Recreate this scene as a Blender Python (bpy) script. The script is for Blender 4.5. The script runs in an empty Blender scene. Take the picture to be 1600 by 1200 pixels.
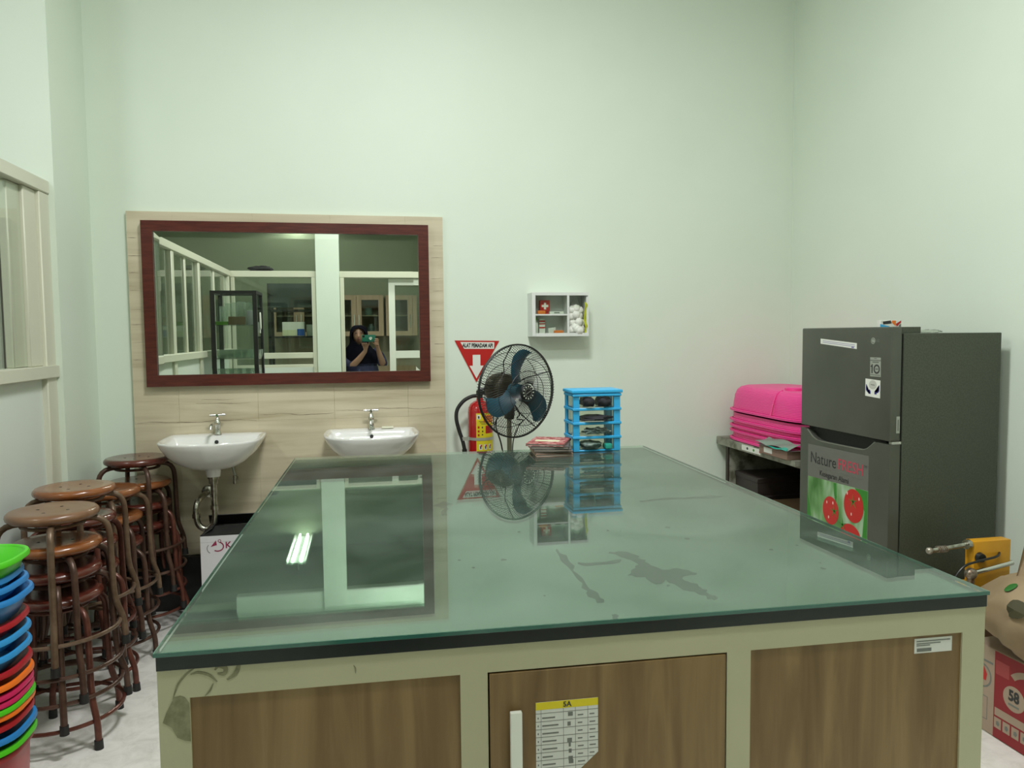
import bpy, bmesh, math, random
from mathutils import Vector, Matrix
random.seed(7)
S = bpy.context.scene
COL = S.collection
PI = math.pi

# ---------------------------------------------------------------- camera, light, exposure
YAW, PITCH, ROLL, F = 0.19177, 0.06468, -0.009965, 1186.1
cam_d = bpy.data.cameras.new('camera')
cam = bpy.data.objects.new('camera', cam_d); COL.objects.link(cam)
w = Vector((math.sin(YAW)*math.cos(PITCH), math.cos(YAW)*math.cos(PITCH), -math.sin(PITCH)))
r = Vector((math.cos(YAW), -math.sin(YAW), 0)); u = r.cross(w)
r2 = math.cos(ROLL)*r + math.sin(ROLL)*u; u2 = -math.sin(ROLL)*r + math.cos(ROLL)*u
m = Matrix((r2, u2, -w)).transposed().to_4x4(); m.translation = (0, 0, 1.45)
cam.matrix_world = m
cam_d.sensor_width = 36; cam_d.lens = F/1600*36; cam_d.clip_start = 0.004; cam_d.clip_end = 60
S.camera = cam
S.view_settings.view_transform = 'Standard'; S.view_settings.look = 'None'
S.view_settings.gamma = 1; S.view_settings.use_curve_mapping = False
S.view_settings.exposure = 0.0
wd = bpy.data.worlds.new('world'); S.world = wd; wd.use_nodes = True
wd.node_tree.nodes['Background'].inputs[0].default_value = (.75, .85, .72, 1)
wd.node_tree.nodes['Background'].inputs[1].default_value = 0.05
S.cycles.use_denoising = True
S.cycles.max_bounces = 14; S.cycles.transparent_max_bounces = 24; S.cycles.glossy_bounces = 8
S.cycles.diffuse_bounces = 5
S.cycles.caustics_reflective = False; S.cycles.caustics_refractive = False

def area_light(name, loc, sx, sy, power, col=(1, 1, .93)):
    d = bpy.data.lights.new(name, 'AREA'); d.shape = 'RECTANGLE'; d.size = sx; d.size_y = sy
    d.energy = power; d.color = col
    o = bpy.data.objects.new(name, d); COL.objects.link(o); o.location = loc
    return o
LC = (1, 1, .985)
area_light('ceiling_light_room', (0.35, 2.05, 3.86), 0.6, 0.3, 76, LC)
area_light('ceiling_light_entry', (0.55, 0.55, 3.86), 1.2, 0.3, 42, LC)
area_light('ceiling_light_side_room', (-2.5, 1.2, 3.86), 0.3, 1.2, 40, (.97, 1, 1))

# ---------------------------------------------------------------- materials
def _nodes(name):
    mt = bpy.data.materials.new(name); mt.use_nodes = True
    nt = mt.node_tree; return mt, nt, nt.nodes['Principled BSDF']
def mat(name, c, rough=.5, metal=0, spec=.5, coat=0, emit=0):
    mt, nt, b = _nodes(name)
    b.inputs['Base Color'].default_value = (*c, 1); b.inputs['Roughness'].default_value = rough
    b.inputs['Metallic'].default_value = metal; b.inputs['Specular IOR Level'].default_value = spec
    b.inputs['Coat Weight'].default_value = coat; b.inputs['Coat Roughness'].default_value = .08
    if emit:
        b.inputs['Emission Color'].default_value = (*c, 1); b.inputs['Emission Strength'].default_value = emit
    return mt
def noise_mat(name, stops, scale=5, stretch=(1, 1, 1), rough=.5, detail=5, metal=0, bump=0, coat=0, dist=0, spec=.5, rvar=0, nrough=.55):
    """colour from stretched noise through a ramp; stops = [(pos, rgb), ...]"""
    mt, nt, b = _nodes(name); N = nt.nodes; L = nt.links
    tc = N.new('ShaderNodeTexCoord'); mp = N.new('ShaderNodeMapping'); mp.inputs['Scale'].default_value = stretch
    nz = N.new('ShaderNodeTexNoise'); nz.inputs['Scale'].default_value = scale; nz.inputs['Detail'].default_value = detail
    nz.inputs['Distortion'].default_value = dist; nz.inputs['Roughness'].default_value = nrough
    rp = N.new('ShaderNodeValToRGB')
    L.new(tc.outputs['Object'], mp.inputs[0]); L.new(mp.outputs[0], nz.inputs['Vector']); L.new(nz.outputs['Fac'], rp.inputs[0])
    e = rp.color_ramp.elements
    e[0].position, e[0].color = stops[0][0], (*stops[0][1], 1)
    e[1].position, e[1].color = stops[-1][0], (*stops[-1][1], 1)
    for p, c in stops[1:-1]:
        q = e.new(p); q.color = (*c, 1)
    L.new(rp.outputs[0], b.inputs['Base Color'])
    b.inputs['Roughness'].default_value = rough; b.inputs['Metallic'].default_value = metal
    b.inputs['Specular IOR Level'].default_value = spec
    b.inputs['Coat Weight'].default_value = coat; b.inputs['Coat Roughness'].default_value = .12
    if rvar:
        mr = N.new('ShaderNodeMapRange'); mr.inputs['To Min'].default_value = rough-rvar; mr.inputs['To Max'].default_value = rough+rvar
        L.new(nz.outputs['Fac'], mr.inputs['Value']); L.new(mr.outputs[0], b.inputs['Roughness'])
    if bump:
        bp = N.new('ShaderNodeBump'); bp.inputs['Strength'].default_value = bump; bp.inputs['Distance'].default_value = .01
        L.new(nz.outputs['Fac'], bp.inputs['Height']); L.new(bp.outputs[0], b.inputs['Normal'])
    return mt
def glass_mat(name, tint, ior=1.5, rough=0.0, both=True, haze=0, hazecol=(.6, .7, .62)):
    """thin clear sheet: sees straight through, mirrors by Fresnel"""
    mt = bpy.data.materials.new(name); mt.use_nodes = True; nt = mt.node_tree; N = nt.nodes; L = nt.links
    N.remove(N['Principled BSDF']); out = N['Material Output']
    tr = N.new('ShaderNodeBsdfTransparent'); tr.inputs[0].default_value = (*tint, 1)
    gl = N.new('ShaderNodeBsdfGlossy'); gl.inputs['Roughness'].default_value = rough
    fr = N.new('ShaderNodeFresnel'); ge = N.new('ShaderNodeNewGeometry')
    mr = N.new('ShaderNodeMapRange'); mr.inputs['To Min'].default_value = ior; mr.inputs['To Max'].default_value = 1/ior
    L.new(ge.outputs['Backfacing'], mr.inputs['Value']); L.new(mr.outputs[0], fr.inputs['IOR'])
    mx = N.new('ShaderNodeMixShader'); L.new(tr.outputs[0], mx.inputs[1]); L.new(gl.outputs[0], mx.inputs[2])
    if both:
        L.new(fr.outputs[0], mx.inputs[0])
    else:
        sub = N.new('ShaderNodeMath'); sub.operation = 'SUBTRACT'; sub.inputs[0].default_value = 1
        mul = N.new('ShaderNodeMath'); mul.operation = 'MULTIPLY'
        L.new(ge.outputs['Backfacing'], sub.inputs[1]); L.new(sub.outputs[0], mul.inputs[0]); L.new(fr.outputs[0], mul.inputs[1])
        L.new(mul.outputs[0], mx.inputs[0])
    last = mx
    if haze:
        df = N.new('ShaderNodeBsdfDiffuse'); df.inputs[0].default_value = (*hazecol, 1)
        tc = N.new('ShaderNodeTexCoord'); nz = N.new('ShaderNodeTexNoise'); nz.inputs['Scale'].default_value = 3.2
        nz.inputs['Detail'].default_value = 7; nz.inputs['Distortion'].default_value = 1.2
        m2 = N.new('ShaderNodeMapRange'); m2.inputs['From Min'].default_value = .35; m2.inputs['From Max'].default_value = .75
        m2.inputs['To Min'].default_value = haze*.5; m2.inputs['To Max'].default_value = haze*1.6
        L.new(tc.outputs['Object'], nz.inputs['Vector']); L.new(nz.outputs['Fac'], m2.inputs['Value'])
        m3 = N.new('ShaderNodeMixShader'); L.new(m2.outputs[0], m3.inputs[0]); L.new(mx.outputs[0], m3.inputs[1]); L.new(df.outputs[0], m3.inputs[2])
        last = m3
    L.new(last.outputs[0], out.inputs['Surface'])
    return mt

M = {}
M['wall'] = noise_mat('wall_paint', [(.3, (.690, .775, .672)), (.7, (.715, .795, .695))], 2.2, rough=.55, detail=3, bump=.02)
M['wall_side'] = noise_mat('wall_paint_side', [(.3, (.68, .73, .67)), (.7, (.70, .75, .69))], 2, rough=.55, detail=3)
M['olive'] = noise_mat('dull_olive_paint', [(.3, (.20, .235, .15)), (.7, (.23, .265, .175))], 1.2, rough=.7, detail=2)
M['ceil'] = mat('ceiling_paint', (.72, .75, .69), .8)
M['cream'] = mat('cream_frame_paint', (.66, .66, .54), .4)
M['frame_white'] = mat('white_frame_paint', (.74, .76, .68), .35)
M['frosted'] = mat('pale_board', (.70, .755, .70), .5)
M['floor'] = noise_mat('terrazzo_floor', [(.25, (.56, .54, .50)), (.42, (.72, .70, .66)), (.55, (.82, .80, .76)), (.8, (.90, .88, .84))], 11, rough=.28, detail=9, nrough=.7, dist=.6)
M['stone'] = noise_mat('travertine', [(.28, (.40, .34, .22)), (.42, (.53, .465, .33)), (.55, (.60, .535, .39)), (.75, (.65, .585, .44))], 2.3, (.5, 1, 7), rough=.4, detail=7, dist=.5)
M['black'] = mat('black_tile', (.012, .012, .012), .35)
M['matblack'] = mat('matt_black', (.015, .015, .014), .6)
M['mahogany'] = noise_mat('mahogany_frame', [(.35, (.062, .010, .006)), (.65, (.102, .019, .012))], 10, (1, 1, 9), rough=.35, coat=.2, spec=.4)
mt, nt, b = _nodes('mirror_silver'); b.inputs['Base Color'].default_value = (.80, .855, .78, 1); b.inputs['Metallic'].default_value = 1; b.inputs['Roughness'].default_value = 0.0
M['mirror'] = mt
M['ceramic'] = mat('white_ceramic', (.80, .80, .78), .08, coat=.6)
M['chrome'] = mat('chrome', (.62, .62, .58), .14, 1)
M['oldchrome'] = noise_mat('dull_chrome', [(.35, (.28, .27, .22)), (.6, (.55, .54, .48))], 40, rough=.25, metal=1)
M['cream_table'] = noise_mat('cream_laminate', [(.3, (.43, .42, .265)), (.7, (.47, .455, .295))], 2.5, rough=.45, detail=4)
M['tape_stain'] = noise_mat('glue_stain', [(.35, (.17, .165, .085)), (.65, (.255, .25, .145))], 60, rough=.7)
M['walnut'] = noise_mat('walnut_laminate', [(.3, (.135, .078, .024)), (.48, (.190, .115, .040)), (.6, (.235, .150, .057)), (.75, (.275, .18, .075))], 3.2, (7, 1, .55), rough=.5, detail=8, dist=.7)
M['laminate_black'] = mat('black_gloss_laminate', (.010, .020, .014), .02, spec=1.0)
M['laminate_black'].node_tree.nodes['Principled BSDF'].inputs['IOR'].default_value = 2.3
M['edge_black'] = mat('black_edge_band', (.009, .013, .011), .3)
M['table_glass'] = glass_mat('green_table_glass', (.82, .93, .86), 1.52, both=False, haze=.042)
M['glass_edge'] = mat('green_glass_edge', (.035, .125, .095), .1, coat=.6)
M['wet'] = noise_mat('wet_smudge', [(.4, (.012, .022, .015)), (.6, (.02, .03, .022))], 30, rough=.6, spec=.1)
M['pane'] = glass_mat('window_glass', (.93, .96, .93))
M['clear'] = glass_mat('clear_plastic', (.90, .92, .88), 1.45, .05)
M['jar'] = glass_mat('thin_clear_glass', (.93, .96, .93), 1.6, haze=.11, hazecol=(.8, .86, .8))
M['smoke'] = glass_mat('cabinet_glass', (.80, .85, .82))
M['white'] = mat('white_plastic', (.72, .74, .72), .4)
M['paper'] = mat('white_paper', (.66, .67, .62), .7)
M['paper_shade'] = mat('paper_back', (.50, .54, .46), .7)
M['yellow'] = mat('yellow_print', (.70, .58, .01), .6)
M['ink'] = mat('dark_ink', (.03, .03, .03), .6)
M['inkgrey'] = mat('grey_ink', (.16, .17, .15), .6)
M['red'] = mat('signal_red', (.47, .012, .010), .4)
M['extred'] = mat('extinguisher_red', (.40, .008, .010), .18, coat=.5)
M['signwhite'] = mat('sign_white', (.75, .76, .70), .5)
M['orange'] = mat('orange_print', (.80, .20, .02), .5)
M['fanblue'] = mat('dark_blue_blade', (.016, .085, .125), .32)
M['fanblack'] = mat('black_wire', (.012, .014, .012), .4)
M['bronze'] = mat('brown_motor', (.045, .038, .022), .38, .4)
M['pole'] = mat('grey_pole', (.28, .27, .20), .35, .5)
M['rubber'] = mat('black_rubber', (.012, .012, .012), .6)
M['band'] = mat('silver_band', (.42, .43, .38), .4, .3)
M['skyblue'] = mat('sky_blue_plastic', (.035, .40, .74), .35)
M['lumps'] = mat('black_cloth', (.012, .012, .016), .8)
M['greengrey'] = noise_mat('grey_green_clutter', [(.35, (.06, .10, .09)), (.65, (.22, .28, .25))], 60, rough=.5)
M['teal'] = mat('teal_plastic', (.02, .35, .27), .4)
M['bookred'] = noise_mat('patterned_red_cover', [(.42, (.26, .035, .040)), (.5, (.33, .07, .07)), (.58, (.50, .26, .24))], 55, rough=.6, detail=1)
M['bookgrey'] = mat('grey_cover', (.10, .095, .09), .5)
M['booktan'] = mat('tan_cover', (.34, .23, .16), .55)
M['bookbrown'] = mat('pinkish_brown_cover', (.36, .22, .19), .55)
M['pages'] = mat('page_block', (.36, .31, .27), .8)
M['tag'] = mat('cream_tag', (.66, .68, .46), .6)
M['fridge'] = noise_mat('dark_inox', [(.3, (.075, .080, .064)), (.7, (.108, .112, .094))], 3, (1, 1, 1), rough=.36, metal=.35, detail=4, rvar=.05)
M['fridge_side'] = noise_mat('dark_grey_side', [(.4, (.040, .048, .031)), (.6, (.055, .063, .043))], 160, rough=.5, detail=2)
M['gap'] = mat('dark_gap', (.006, .007, .006), .6)
M['poster_grey'] = mat('grey_poster', (.135, .135, .12), .3)
M['poster_photo'] = noise_mat('blurred_leaf_print', [(.3, (.04, .16, .02)), (.5, (.16, .34, .12)), (.68, (.42, .56, .42))], 5, (1, 2.4, .9), rough=.3, detail=2)
M['leafgreen'] = mat('leaf_green_print', (.03, .22, .02), .35)
M['tomato'] = mat('tomato_print', (.52, .010, .008), .3)
M['tomato_hi'] = mat('tomato_highlight_print', (.85, .55, .50), .3)
M['pinktext'] = mat('pink_red_ink', (.50, .05, .09), .4)
M['navyink'] = mat('navy_ink', (.03, .02, .20), .5)
M['silverlabel'] = mat('silver_label', (.36, .38, .33), .4, .3)
M['pink'] = None
M['greybag'] = mat('grey_green_sheet', (.20, .29, .24), .35)
M['mottle'] = noise_mat('worn_grey_laminate', [(.35, (.10, .10, .065)), (.5, (.26, .265, .21)), (.7, (.34, .345, .28))], 14, rough=.55, detail=6)
M['darkbox'] = mat('dark_brown_box', (.028, .020, .018), .5)
M['kraft'] = noise_mat('kraft_card', [(.3, (.23, .135, .070)), (.7, (.30, .185, .10))], 4, rough=.8)
M['darkwood'] = mat('dark_shelf_edge', (.03, .02, .014), .5)
M['cartontan'] = noise_mat('pale_card', [(.3, (.33, .25, .18)), (.7, (.38, .29, .22))], 3, rough=.75)
M['cartonred'] = mat('carton_red', (.235, .008, .012), .5)
M['bag'] = noise_mat('tan_paper_bag', [(.3, (.26, .185, .105)), (.7, (.36, .265, .165))], 4, rough=.75, bump=.4, detail=5)
M['bagleaf'] = mat('dark_leaf_print', (.045, .04, .015), .7)
M['darkleaf'] = mat('dark_green_print', (.02, .13, .015), .6)
M['machine'] = noise_mat('yellow_enamel', [(.3, (.62, .29, .012)), (.7, (.74, .37, .02))], 5, rough=.4)
M['rust'] = noise_mat('rusty_steel', [(.35, (.17, .09, .045)), (.6, (.36, .33, .28))], 50, rough=.4, metal=.7)
M['seat_dusty'] = noise_mat('dusty_brown_varnish', [(.3, (.150, .066, .030)), (.7, (.205, .105, .055))], 6, (1, 4, 1), rough=.33, coat=.25)
M['seat_orange'] = noise_mat('orange_brown_varnish', [(.3, (.175, .052, .012)), (.7, (.255, .085, .024))], 6, (1, 4, 1), rough=.26, coat=.4)
M['seat_red'] = noise_mat('red_brown_varnish', [(.3, (.075, .016, .010)), (.7, (.115, .026, .016))], 6, (1, 4, 1), rough=.25, coat=.4)
M['tube_brown'] = noise_mat('brown_tube', [(.35, (.060, .030, .020)), (.65, (.105, .055, .038))], 25, rough=.35, metal=.3)
M['tube_tan'] = noise_mat('worn_tan_tube', [(.35, (.115, .070, .042)), (.65, (.19, .125, .08))], 25, rough=.38, metal=.3)
M['tube_red'] = noise_mat('reddish_tube', [(.35, (.090, .028, .018)), (.65, (.15, .050, .034))], 25, rough=.33, metal=.3)
M['carton_white'] = mat('white_carton', (.66, .64, .66), .6)
M['logo_maroon'] = mat('maroon_print', (.26, .02, .07), .5)
M['skin'] = mat('skin', (.30, .165, .105), .5)
M['hijab'] = mat('black_navy_scarf', (.003, .003, .007), .9, spec=.1)
M['dress'] = noise_mat('navy_dress', [(.45, (.010, .012, .040)), (.62, (.014, .018, .065)), (.74, (.06, .09, .16))], 14, rough=.75, detail=3)
M['phonegreen'] = mat('green_phone_case', (.010, .115, .075), .35)
M['eye'] = mat('dark_eye', (.01, .008, .006), .2)
M['lip'] = mat('lips', (.25, .07, .06), .5)
M['beige'] = noise_mat('beige_wood_front', [(.3, (.30, .225, .135)), (.7, (.36, .275, .175))], 3, (6, 1, .6), rough=.45)
M['tile_tan'] = noise_mat('tan_tile', [(.3, (.24, .225, .15)), (.7, (.29, .275, .19))], 2, rough=.35)
M['blue'] = mat('blue_box', (.02, .09, .36), .5)
M['limegreen'] = mat('lime_plastic', (.17, .50, .012), .4)
M['tube_light'] = mat('lit_tube', (.95, 1, .96), .5, emit=40)

def plastic(name, c):
    return mat(name, c, .35)
BK = {'green': plastic('green_plastic', (.075, .52, .012)), 'blue': plastic('blue_plastic', (.022, .20, .52)),
      'lightblue': plastic('light_blue_plastic', (.03, .27, .60)), 'red': plastic('red_plastic', (.36, .010, .018)),
      'orange': plastic('orange_plastic', (.82, .17, .015)), 'magenta': plastic('magenta_plastic', (.56, .014, .10)),
      'rose': plastic('rose_red_plastic', (.42, .05, .06))}
# pink basket plastic: fine horizontal slats as relief
mt, nt, b = _nodes('pink_plastic'); b.inputs['Base Color'].default_value = (.86, .055, .30, 1); b.inputs['Roughness'].default_value = .4
tc = nt.nodes.new('ShaderNodeTexCoord'); wv = nt.nodes.new('ShaderNodeTexWave'); wv.bands_direction = 'Z'; wv.inputs['Scale'].default_value = 38
bp = nt.nodes.new('ShaderNodeBump'); bp.inputs['Strength'].default_value = .35; bp.inputs['Distance'].default_value = .004
nt.links.new(tc.outputs['Object'], wv.inputs['Vector']); nt.links.new(wv.outputs['Fac'], bp.inputs['Height']); nt.links.new(bp.outputs[0], b.inputs['Normal'])
M['pink'] = mt

# ---------------------------------------------------------------- mesh helpers
def catmull(pts, n):
    if n < 2: return [Vector(p) for p in pts]
    P = [Vector(p) for p in pts]; out = []
    for i in range(len(P)-1):
        p0 = P[i-1] if i else 2*P[0]-P[1]; p1, p2 = P[i], P[i+1]
        p3 = P[i+2] if i+2 < len(P) else 2*P[-1]-P[-2]
        for k in range(n):
            t = k/n
            out.append(.5*((2*p1)+(p2-p0)*t+(2*p0-5*p1+4*p2-p3)*t*t+(3*p1-p0-3*p2+p3)*t**3))
    out.append(P[-1]); return out

class MB:
    def __init__(s): s.bm = bmesh.new()
    def faces(s, vs, fs):
        V = [s.bm.verts.new(v) for v in vs]; out = []
        for f in fs:
            try: out.append(s.bm.faces.new([V[i] for i in f]))
            except ValueError: pass
        return V, out
    def box(s, x0, x1, y0, y1, z0, z1, bev=0, seg=2):
        V, Fs = s.faces([(x, y, z) for z in (z0, z1) for y in (y0, y1) for x in (x0, x1)],
                [(0, 2, 3, 1), (4, 5, 7, 6), (0, 1, 5, 4), (2, 6, 7, 3), (0, 4, 6, 2), (1, 3, 7, 5)])
        if bev:
            es = list({e for f in Fs for e in f.edges})
            bmesh.ops.bevel(s.bm, geom=es, offset=bev, segments=seg, profile=.6, affect='EDGES')
        return s
    def loft(s, rings, cap0=True, cap1=True, closed=True):
        R = [[s.bm.verts.new(p) for p in ring] for ring in rings]; n = len(R[0])
        for a, b in zip(R, R[1:]):
            for i in range(n if closed else n-1):
                j = (i+1) % n
                try: s.bm.faces.new((a[i], a[j], b[j], b[i]))
                except ValueError: pass
        if cap0: s.bm.faces.new(R[0][::-1])
        if cap1: s.bm.faces.new(R[-1])
        return s
    def tube(s, pts, r, n=8, k=1, closed=False, cap=True):
        P = catmull(pts, k) if k > 1 else [Vector(p) for p in pts]
        if closed and k > 1: P = P[:-1]
        N = len(P); rr = r if isinstance(r, (list, tuple)) else None
        rings = []; up = None
        for i, p in enumerate(P):
            if closed: t = P[(i+1) % N]-P[i-1]
            else: t = P[min(i+1, N-1)]-P[max(i-1, 0)]
            t.normalize()
            if up is None:
                up = Vector((0, 0, 1)) if abs(t.z) < .9 else Vector((1, 0, 0))
            a = t.cross(up); a.normalize(); up = a.cross(t); up.normalize()
            q = r
            if rr:
                f = i/(N-1)*(len(rr)-1); j = min(int(f), len(rr)-2); q = rr[j]+(rr[j+1]-rr[j])*(f-j)
            rings.append([p+q*(math.cos(2*PI*j/n)*a+math.sin(2*PI*j/n)*up) for j in range(n)])
        if closed: rings.append(rings[0])
        if closed:
            R = [[s.bm.verts.new(p) for p in ring] for ring in rings[:-1]]
            for a in range(len(R)):
                b = (a+1) % len(R)
                for i in range(n):
                    j = (i+1) % n; s.bm.faces.new((R[a][i], R[a][j], R[b][j], R[b][i]))
            return s
        return s.loft(rings, cap, cap)
    def cyl(s, p0, p1, r0, r1=None, n=16):
        p0, p1 = Vector(p0), Vector(p1); r1 = r0 if r1 is None else r1
        t = (p1-p0).normalized(); up = Vector((0, 0, 1)) if abs(t.z) < .9 else Vector((1, 0, 0))
        a = t.cross(up).normalized(); b = a.cross(t)
        return s.loft([[p+q*(math.cos(2*PI*j/n)*a+math.sin(2*PI*j/n)*b) for j in range(n)] for p, q in ((p0, r0), (p1, r1))])
    def lathe(s, prof, c=(0, 0, 0), n=28, rot=None):
        c = Vector(c); rings = []
        for rad, z in prof:
            ring = [Vector((max(rad, 1e-5)*math.cos(2*PI*j/n), max(rad, 1e-5)*math.sin(2*PI*j/n), z)) for j in range(n)]
            if rot is not None: ring = [rot @ p for p in ring]
            rings.append([c+p for p in ring])
        return s.loft(rings, True, True)
    def prism(s, poly, O, R, U, t):
        """polygon in the plane (O,R,U), extruded by t along R x U"""
        O, R, U = Vector(O), Vector(R), Vector(U); Nn = R.cross(U).normalized()
        a = [O+R*x+U*y for x, y in poly]; area = sum(poly[i-1][0]*poly[i][1]-poly[i][0]*poly[i-1][1] for i in range(len(poly)))
        if area < 0: a = a[::-1]
        return s.loft([a, [p+Nn*t for p in a]])
    def disc(s, O, R, U, rx, ry, t, n=24, dx=0, dy=0):
        return s.prism([(dx+rx*math.cos(2*PI*i/n), dy+ry*math.sin(2*PI*i/n)) for i in range(n)], O, R, U, t)
    def ringplate(s, O, R, U, rx, ry, wd, t, n=28, a0=0, a1=2*PI):
        full = abs(a1-a0-2*PI) < 1e-6
        out = [(rx*math.cos(a0+(a1-a0)*i/n), ry*math.sin(a0+(a1-a0)*i/n)) for i in range(n+(0 if full else 1))]
        inn = [(x*(1-wd/rx), y*(1-wd/ry)) for x, y in out]
        O, R, U = Vector(O), Vector(R), Vector(U); N = R.cross(U).normalized()
        rg = [[O+R*x+U*y+N*h for x, y in q] for q, h in ((out, 0), (out, t), (inn, t), (inn, 0))]
        rings = [[rg[k][i] for k in range(4)] for i in range(len(out))]
        if full: rings.append(rings[0]); return s.loft(rings, False, False)
        return s.loft(rings)
    def grid(s, nu, nv, f, thick=0):
        V = [[s.bm.verts.new(f(i/(nu-1), j/(nv-1))) for j in range(nv)] for i in range(nu)]
        for i in range(nu-1):
            for j in range(nv-1): s.bm.faces.new((V[i][j], V[i+1][j], V[i+1][j+1], V[i][j+1]))
        return s
    def sphere(s, c, rx, ry=None, rz=None, n=16, m=10):
        ry = ry or rx; rz = rz or rx; c = Vector(c)
        return s.loft([[c+Vector((rx*math.sin(PI*i/m)*math.cos(2*PI*j/n), ry*math.sin(PI*i/m)*math.sin(2*PI*j/n), -rz*math.cos(PI*i/m))) for j in range(n)]
                       for i in ([.02]+list(range(1, m))+[m-.02])])
    def jitter(s, a, seed=0):
        rg = random.Random(seed)
        for v in s.bm.verts: v.co += Vector((rg.uniform(-a, a), rg.uniform(-a, a), rg.uniform(-a, a)))
        return s
    def build(s, name, material, parent=None, world=True, ang=38, loc=None):
        bm = s.bm; bmesh.ops.recalc_face_normals(bm, faces=bm.faces)
        off = Vector((0, 0, 0))
        if world:
            p = parent
            while p is not None: off += p.location; p = p.parent
        if loc is not None: off += Vector(loc)
        if off.length: bmesh.ops.translate(bm, verts=bm.verts, vec=-off)
        lim = math.radians(ang)
        for f in bm.faces: f.smooth = True
        for e in bm.edges:
            if len(e.link_faces) == 2: e.smooth = e.calc_face_angle(0) < lim
        me = bpy.data.meshes.new(name); bm.to_mesh(me); bm.free()
        me.materials.append(M[material] if isinstance(material, str) else material)
        o = bpy.data.objects.new(name, me); COL.objects.link(o)
        if loc is not None: o.location = loc
        if parent is not None: o.parent = parent
        return o

def tag(o, label=None, cat=None, group=None, kind=None):
    for k, v in (('label', label), ('category', cat), ('group', group), ('kind', kind)):
        if v: o[k] = v
    return o
def thing(name, label, cat, loc, group=None, rz=0, kind=None):
    o = bpy.data.objects.new(name, None); COL.objects.link(o); o.location = loc; o.rotation_euler.z = rz
    o.empty_display_size = .05
    return tag(o, label, cat, group, kind)
def dup(o, parent=None):
    c = o.copy(); COL.objects.link(c); c.parent = parent
    for ch in [x for x in COL.objects if x.parent == o]: dup(ch, c)
    return c
def plate(name, material, parent, O, R, U, x0, x1, y0, y1, t=.0008, world=True):
    return MB().prism([(x0, y0), (x1, y0), (x1, y1), (x0, y1)], O, R, U, t).build(name, material, parent, world)
def text(name, s, size, material, parent, O, R, U, xs=1, bold=0, t=.0006, world=True, align='CENTER', shear=0):
    cv = bpy.data.curves.new(name, 'FONT'); cv.body = s; cv.size = size; cv.align_x = align; cv.align_y = 'CENTER'
    cv.offset = bold; cv.shear = shear; cv.resolution_u = 3
    tmp = bpy.data.objects.new('tmp', cv); COL.objects.link(tmp)
    dg = bpy.context.evaluated_depsgraph_get()
    me = bpy.data.meshes.new_from_object(tmp.evaluated_get(dg))
    bpy.data.objects.remove(tmp); bpy.data.curves.remove(cv)
    O, R, U = Vector(O), Vector(R), Vector(U); N = R.cross(U).normalized()
    off = Vector((0, 0, 0))
    if world:
        p = parent
        while p is not None: off += p.location; p = p.parent
    for v in me.vertices: v.co = O+R*(v.co.x*xs)+U*v.co.y+N*t-off
    me.materials.clear(); me.materials.append(M[material] if isinstance(material, str) else material)
    me.name = name
    o = bpy.data.objects.new(name, me); COL.objects.link(o); o.parent = parent
    return o
X, Y, Z = (1, 0, 0), (0, 1, 0), (0, 0, 1)
NX, NY = (-1, 0, 0), (0, -1, 0)
def struct(name, mb, material, parent=None, label=None):
    return tag(mb.build(name, material, parent), label, None, None, 'structure')

D, XR, XL, YB = 4.30, 2.596, -1.37, -0.12     # back wall, right wall, pillar face / left partition, partition behind
TOP = 3.9
# ---------------------------------------------------------------- room shell
struct('floor', MB().box(-3.3, XR+.1, -2.45, 5.7, -.1, 0), 'floor')
struct('ceiling', MB().box(-3.3, XR+.1, -2.45, 5.7, TOP, TOP+.1), 'ceil')
struct('wall_back', MB().box(-1.62, XR+.1, D, D+.1, 0, TOP), 'wall')
struct('wall_right', MB().box(XR, XR+.1, -2.45, D, 0, TOP), 'wall')
struct('wall_side_room', MB().box(-3.3, -1.62, 5.6, 5.7, 0, TOP), 'wall_side')
struct('wall_left', MB().box(-3.4, -3.3, -2.45, 5.7, 0, TOP), 'wall_side')
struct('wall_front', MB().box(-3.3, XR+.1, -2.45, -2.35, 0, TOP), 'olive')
struct('wall_divider', MB().box(-1.62, -1.56, D+.1, 5.6, 0, TOP), 'wall_side')
struct('pillar_left', MB().box(-1.60, XL, 3.84, D, 0, TOP), 'wall')
struct('pillar_front', MB().box(-.50, -.25, YB-.12, YB+.03, 0, TOP), 'wall')
struct('beam_front', MB().box(-1.44, XR, YB-.12, YB, 3.33, TOP), 'wall')
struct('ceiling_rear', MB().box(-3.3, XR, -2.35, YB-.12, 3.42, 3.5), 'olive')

def framed(name, label, members, panes, boards=()):
    t = thing(name, label, None, (0, 0, 0), kind='structure')
    for nm, bx in members: MB().box(*bx, bev=.004, seg=1).build(nm, 'cream', t)
    for bx in panes: MB().box(*bx).build('pane', 'pane', t)
    for bx, mm in boards: MB().box(*bx).build('panel', mm, t)
    return t
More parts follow.
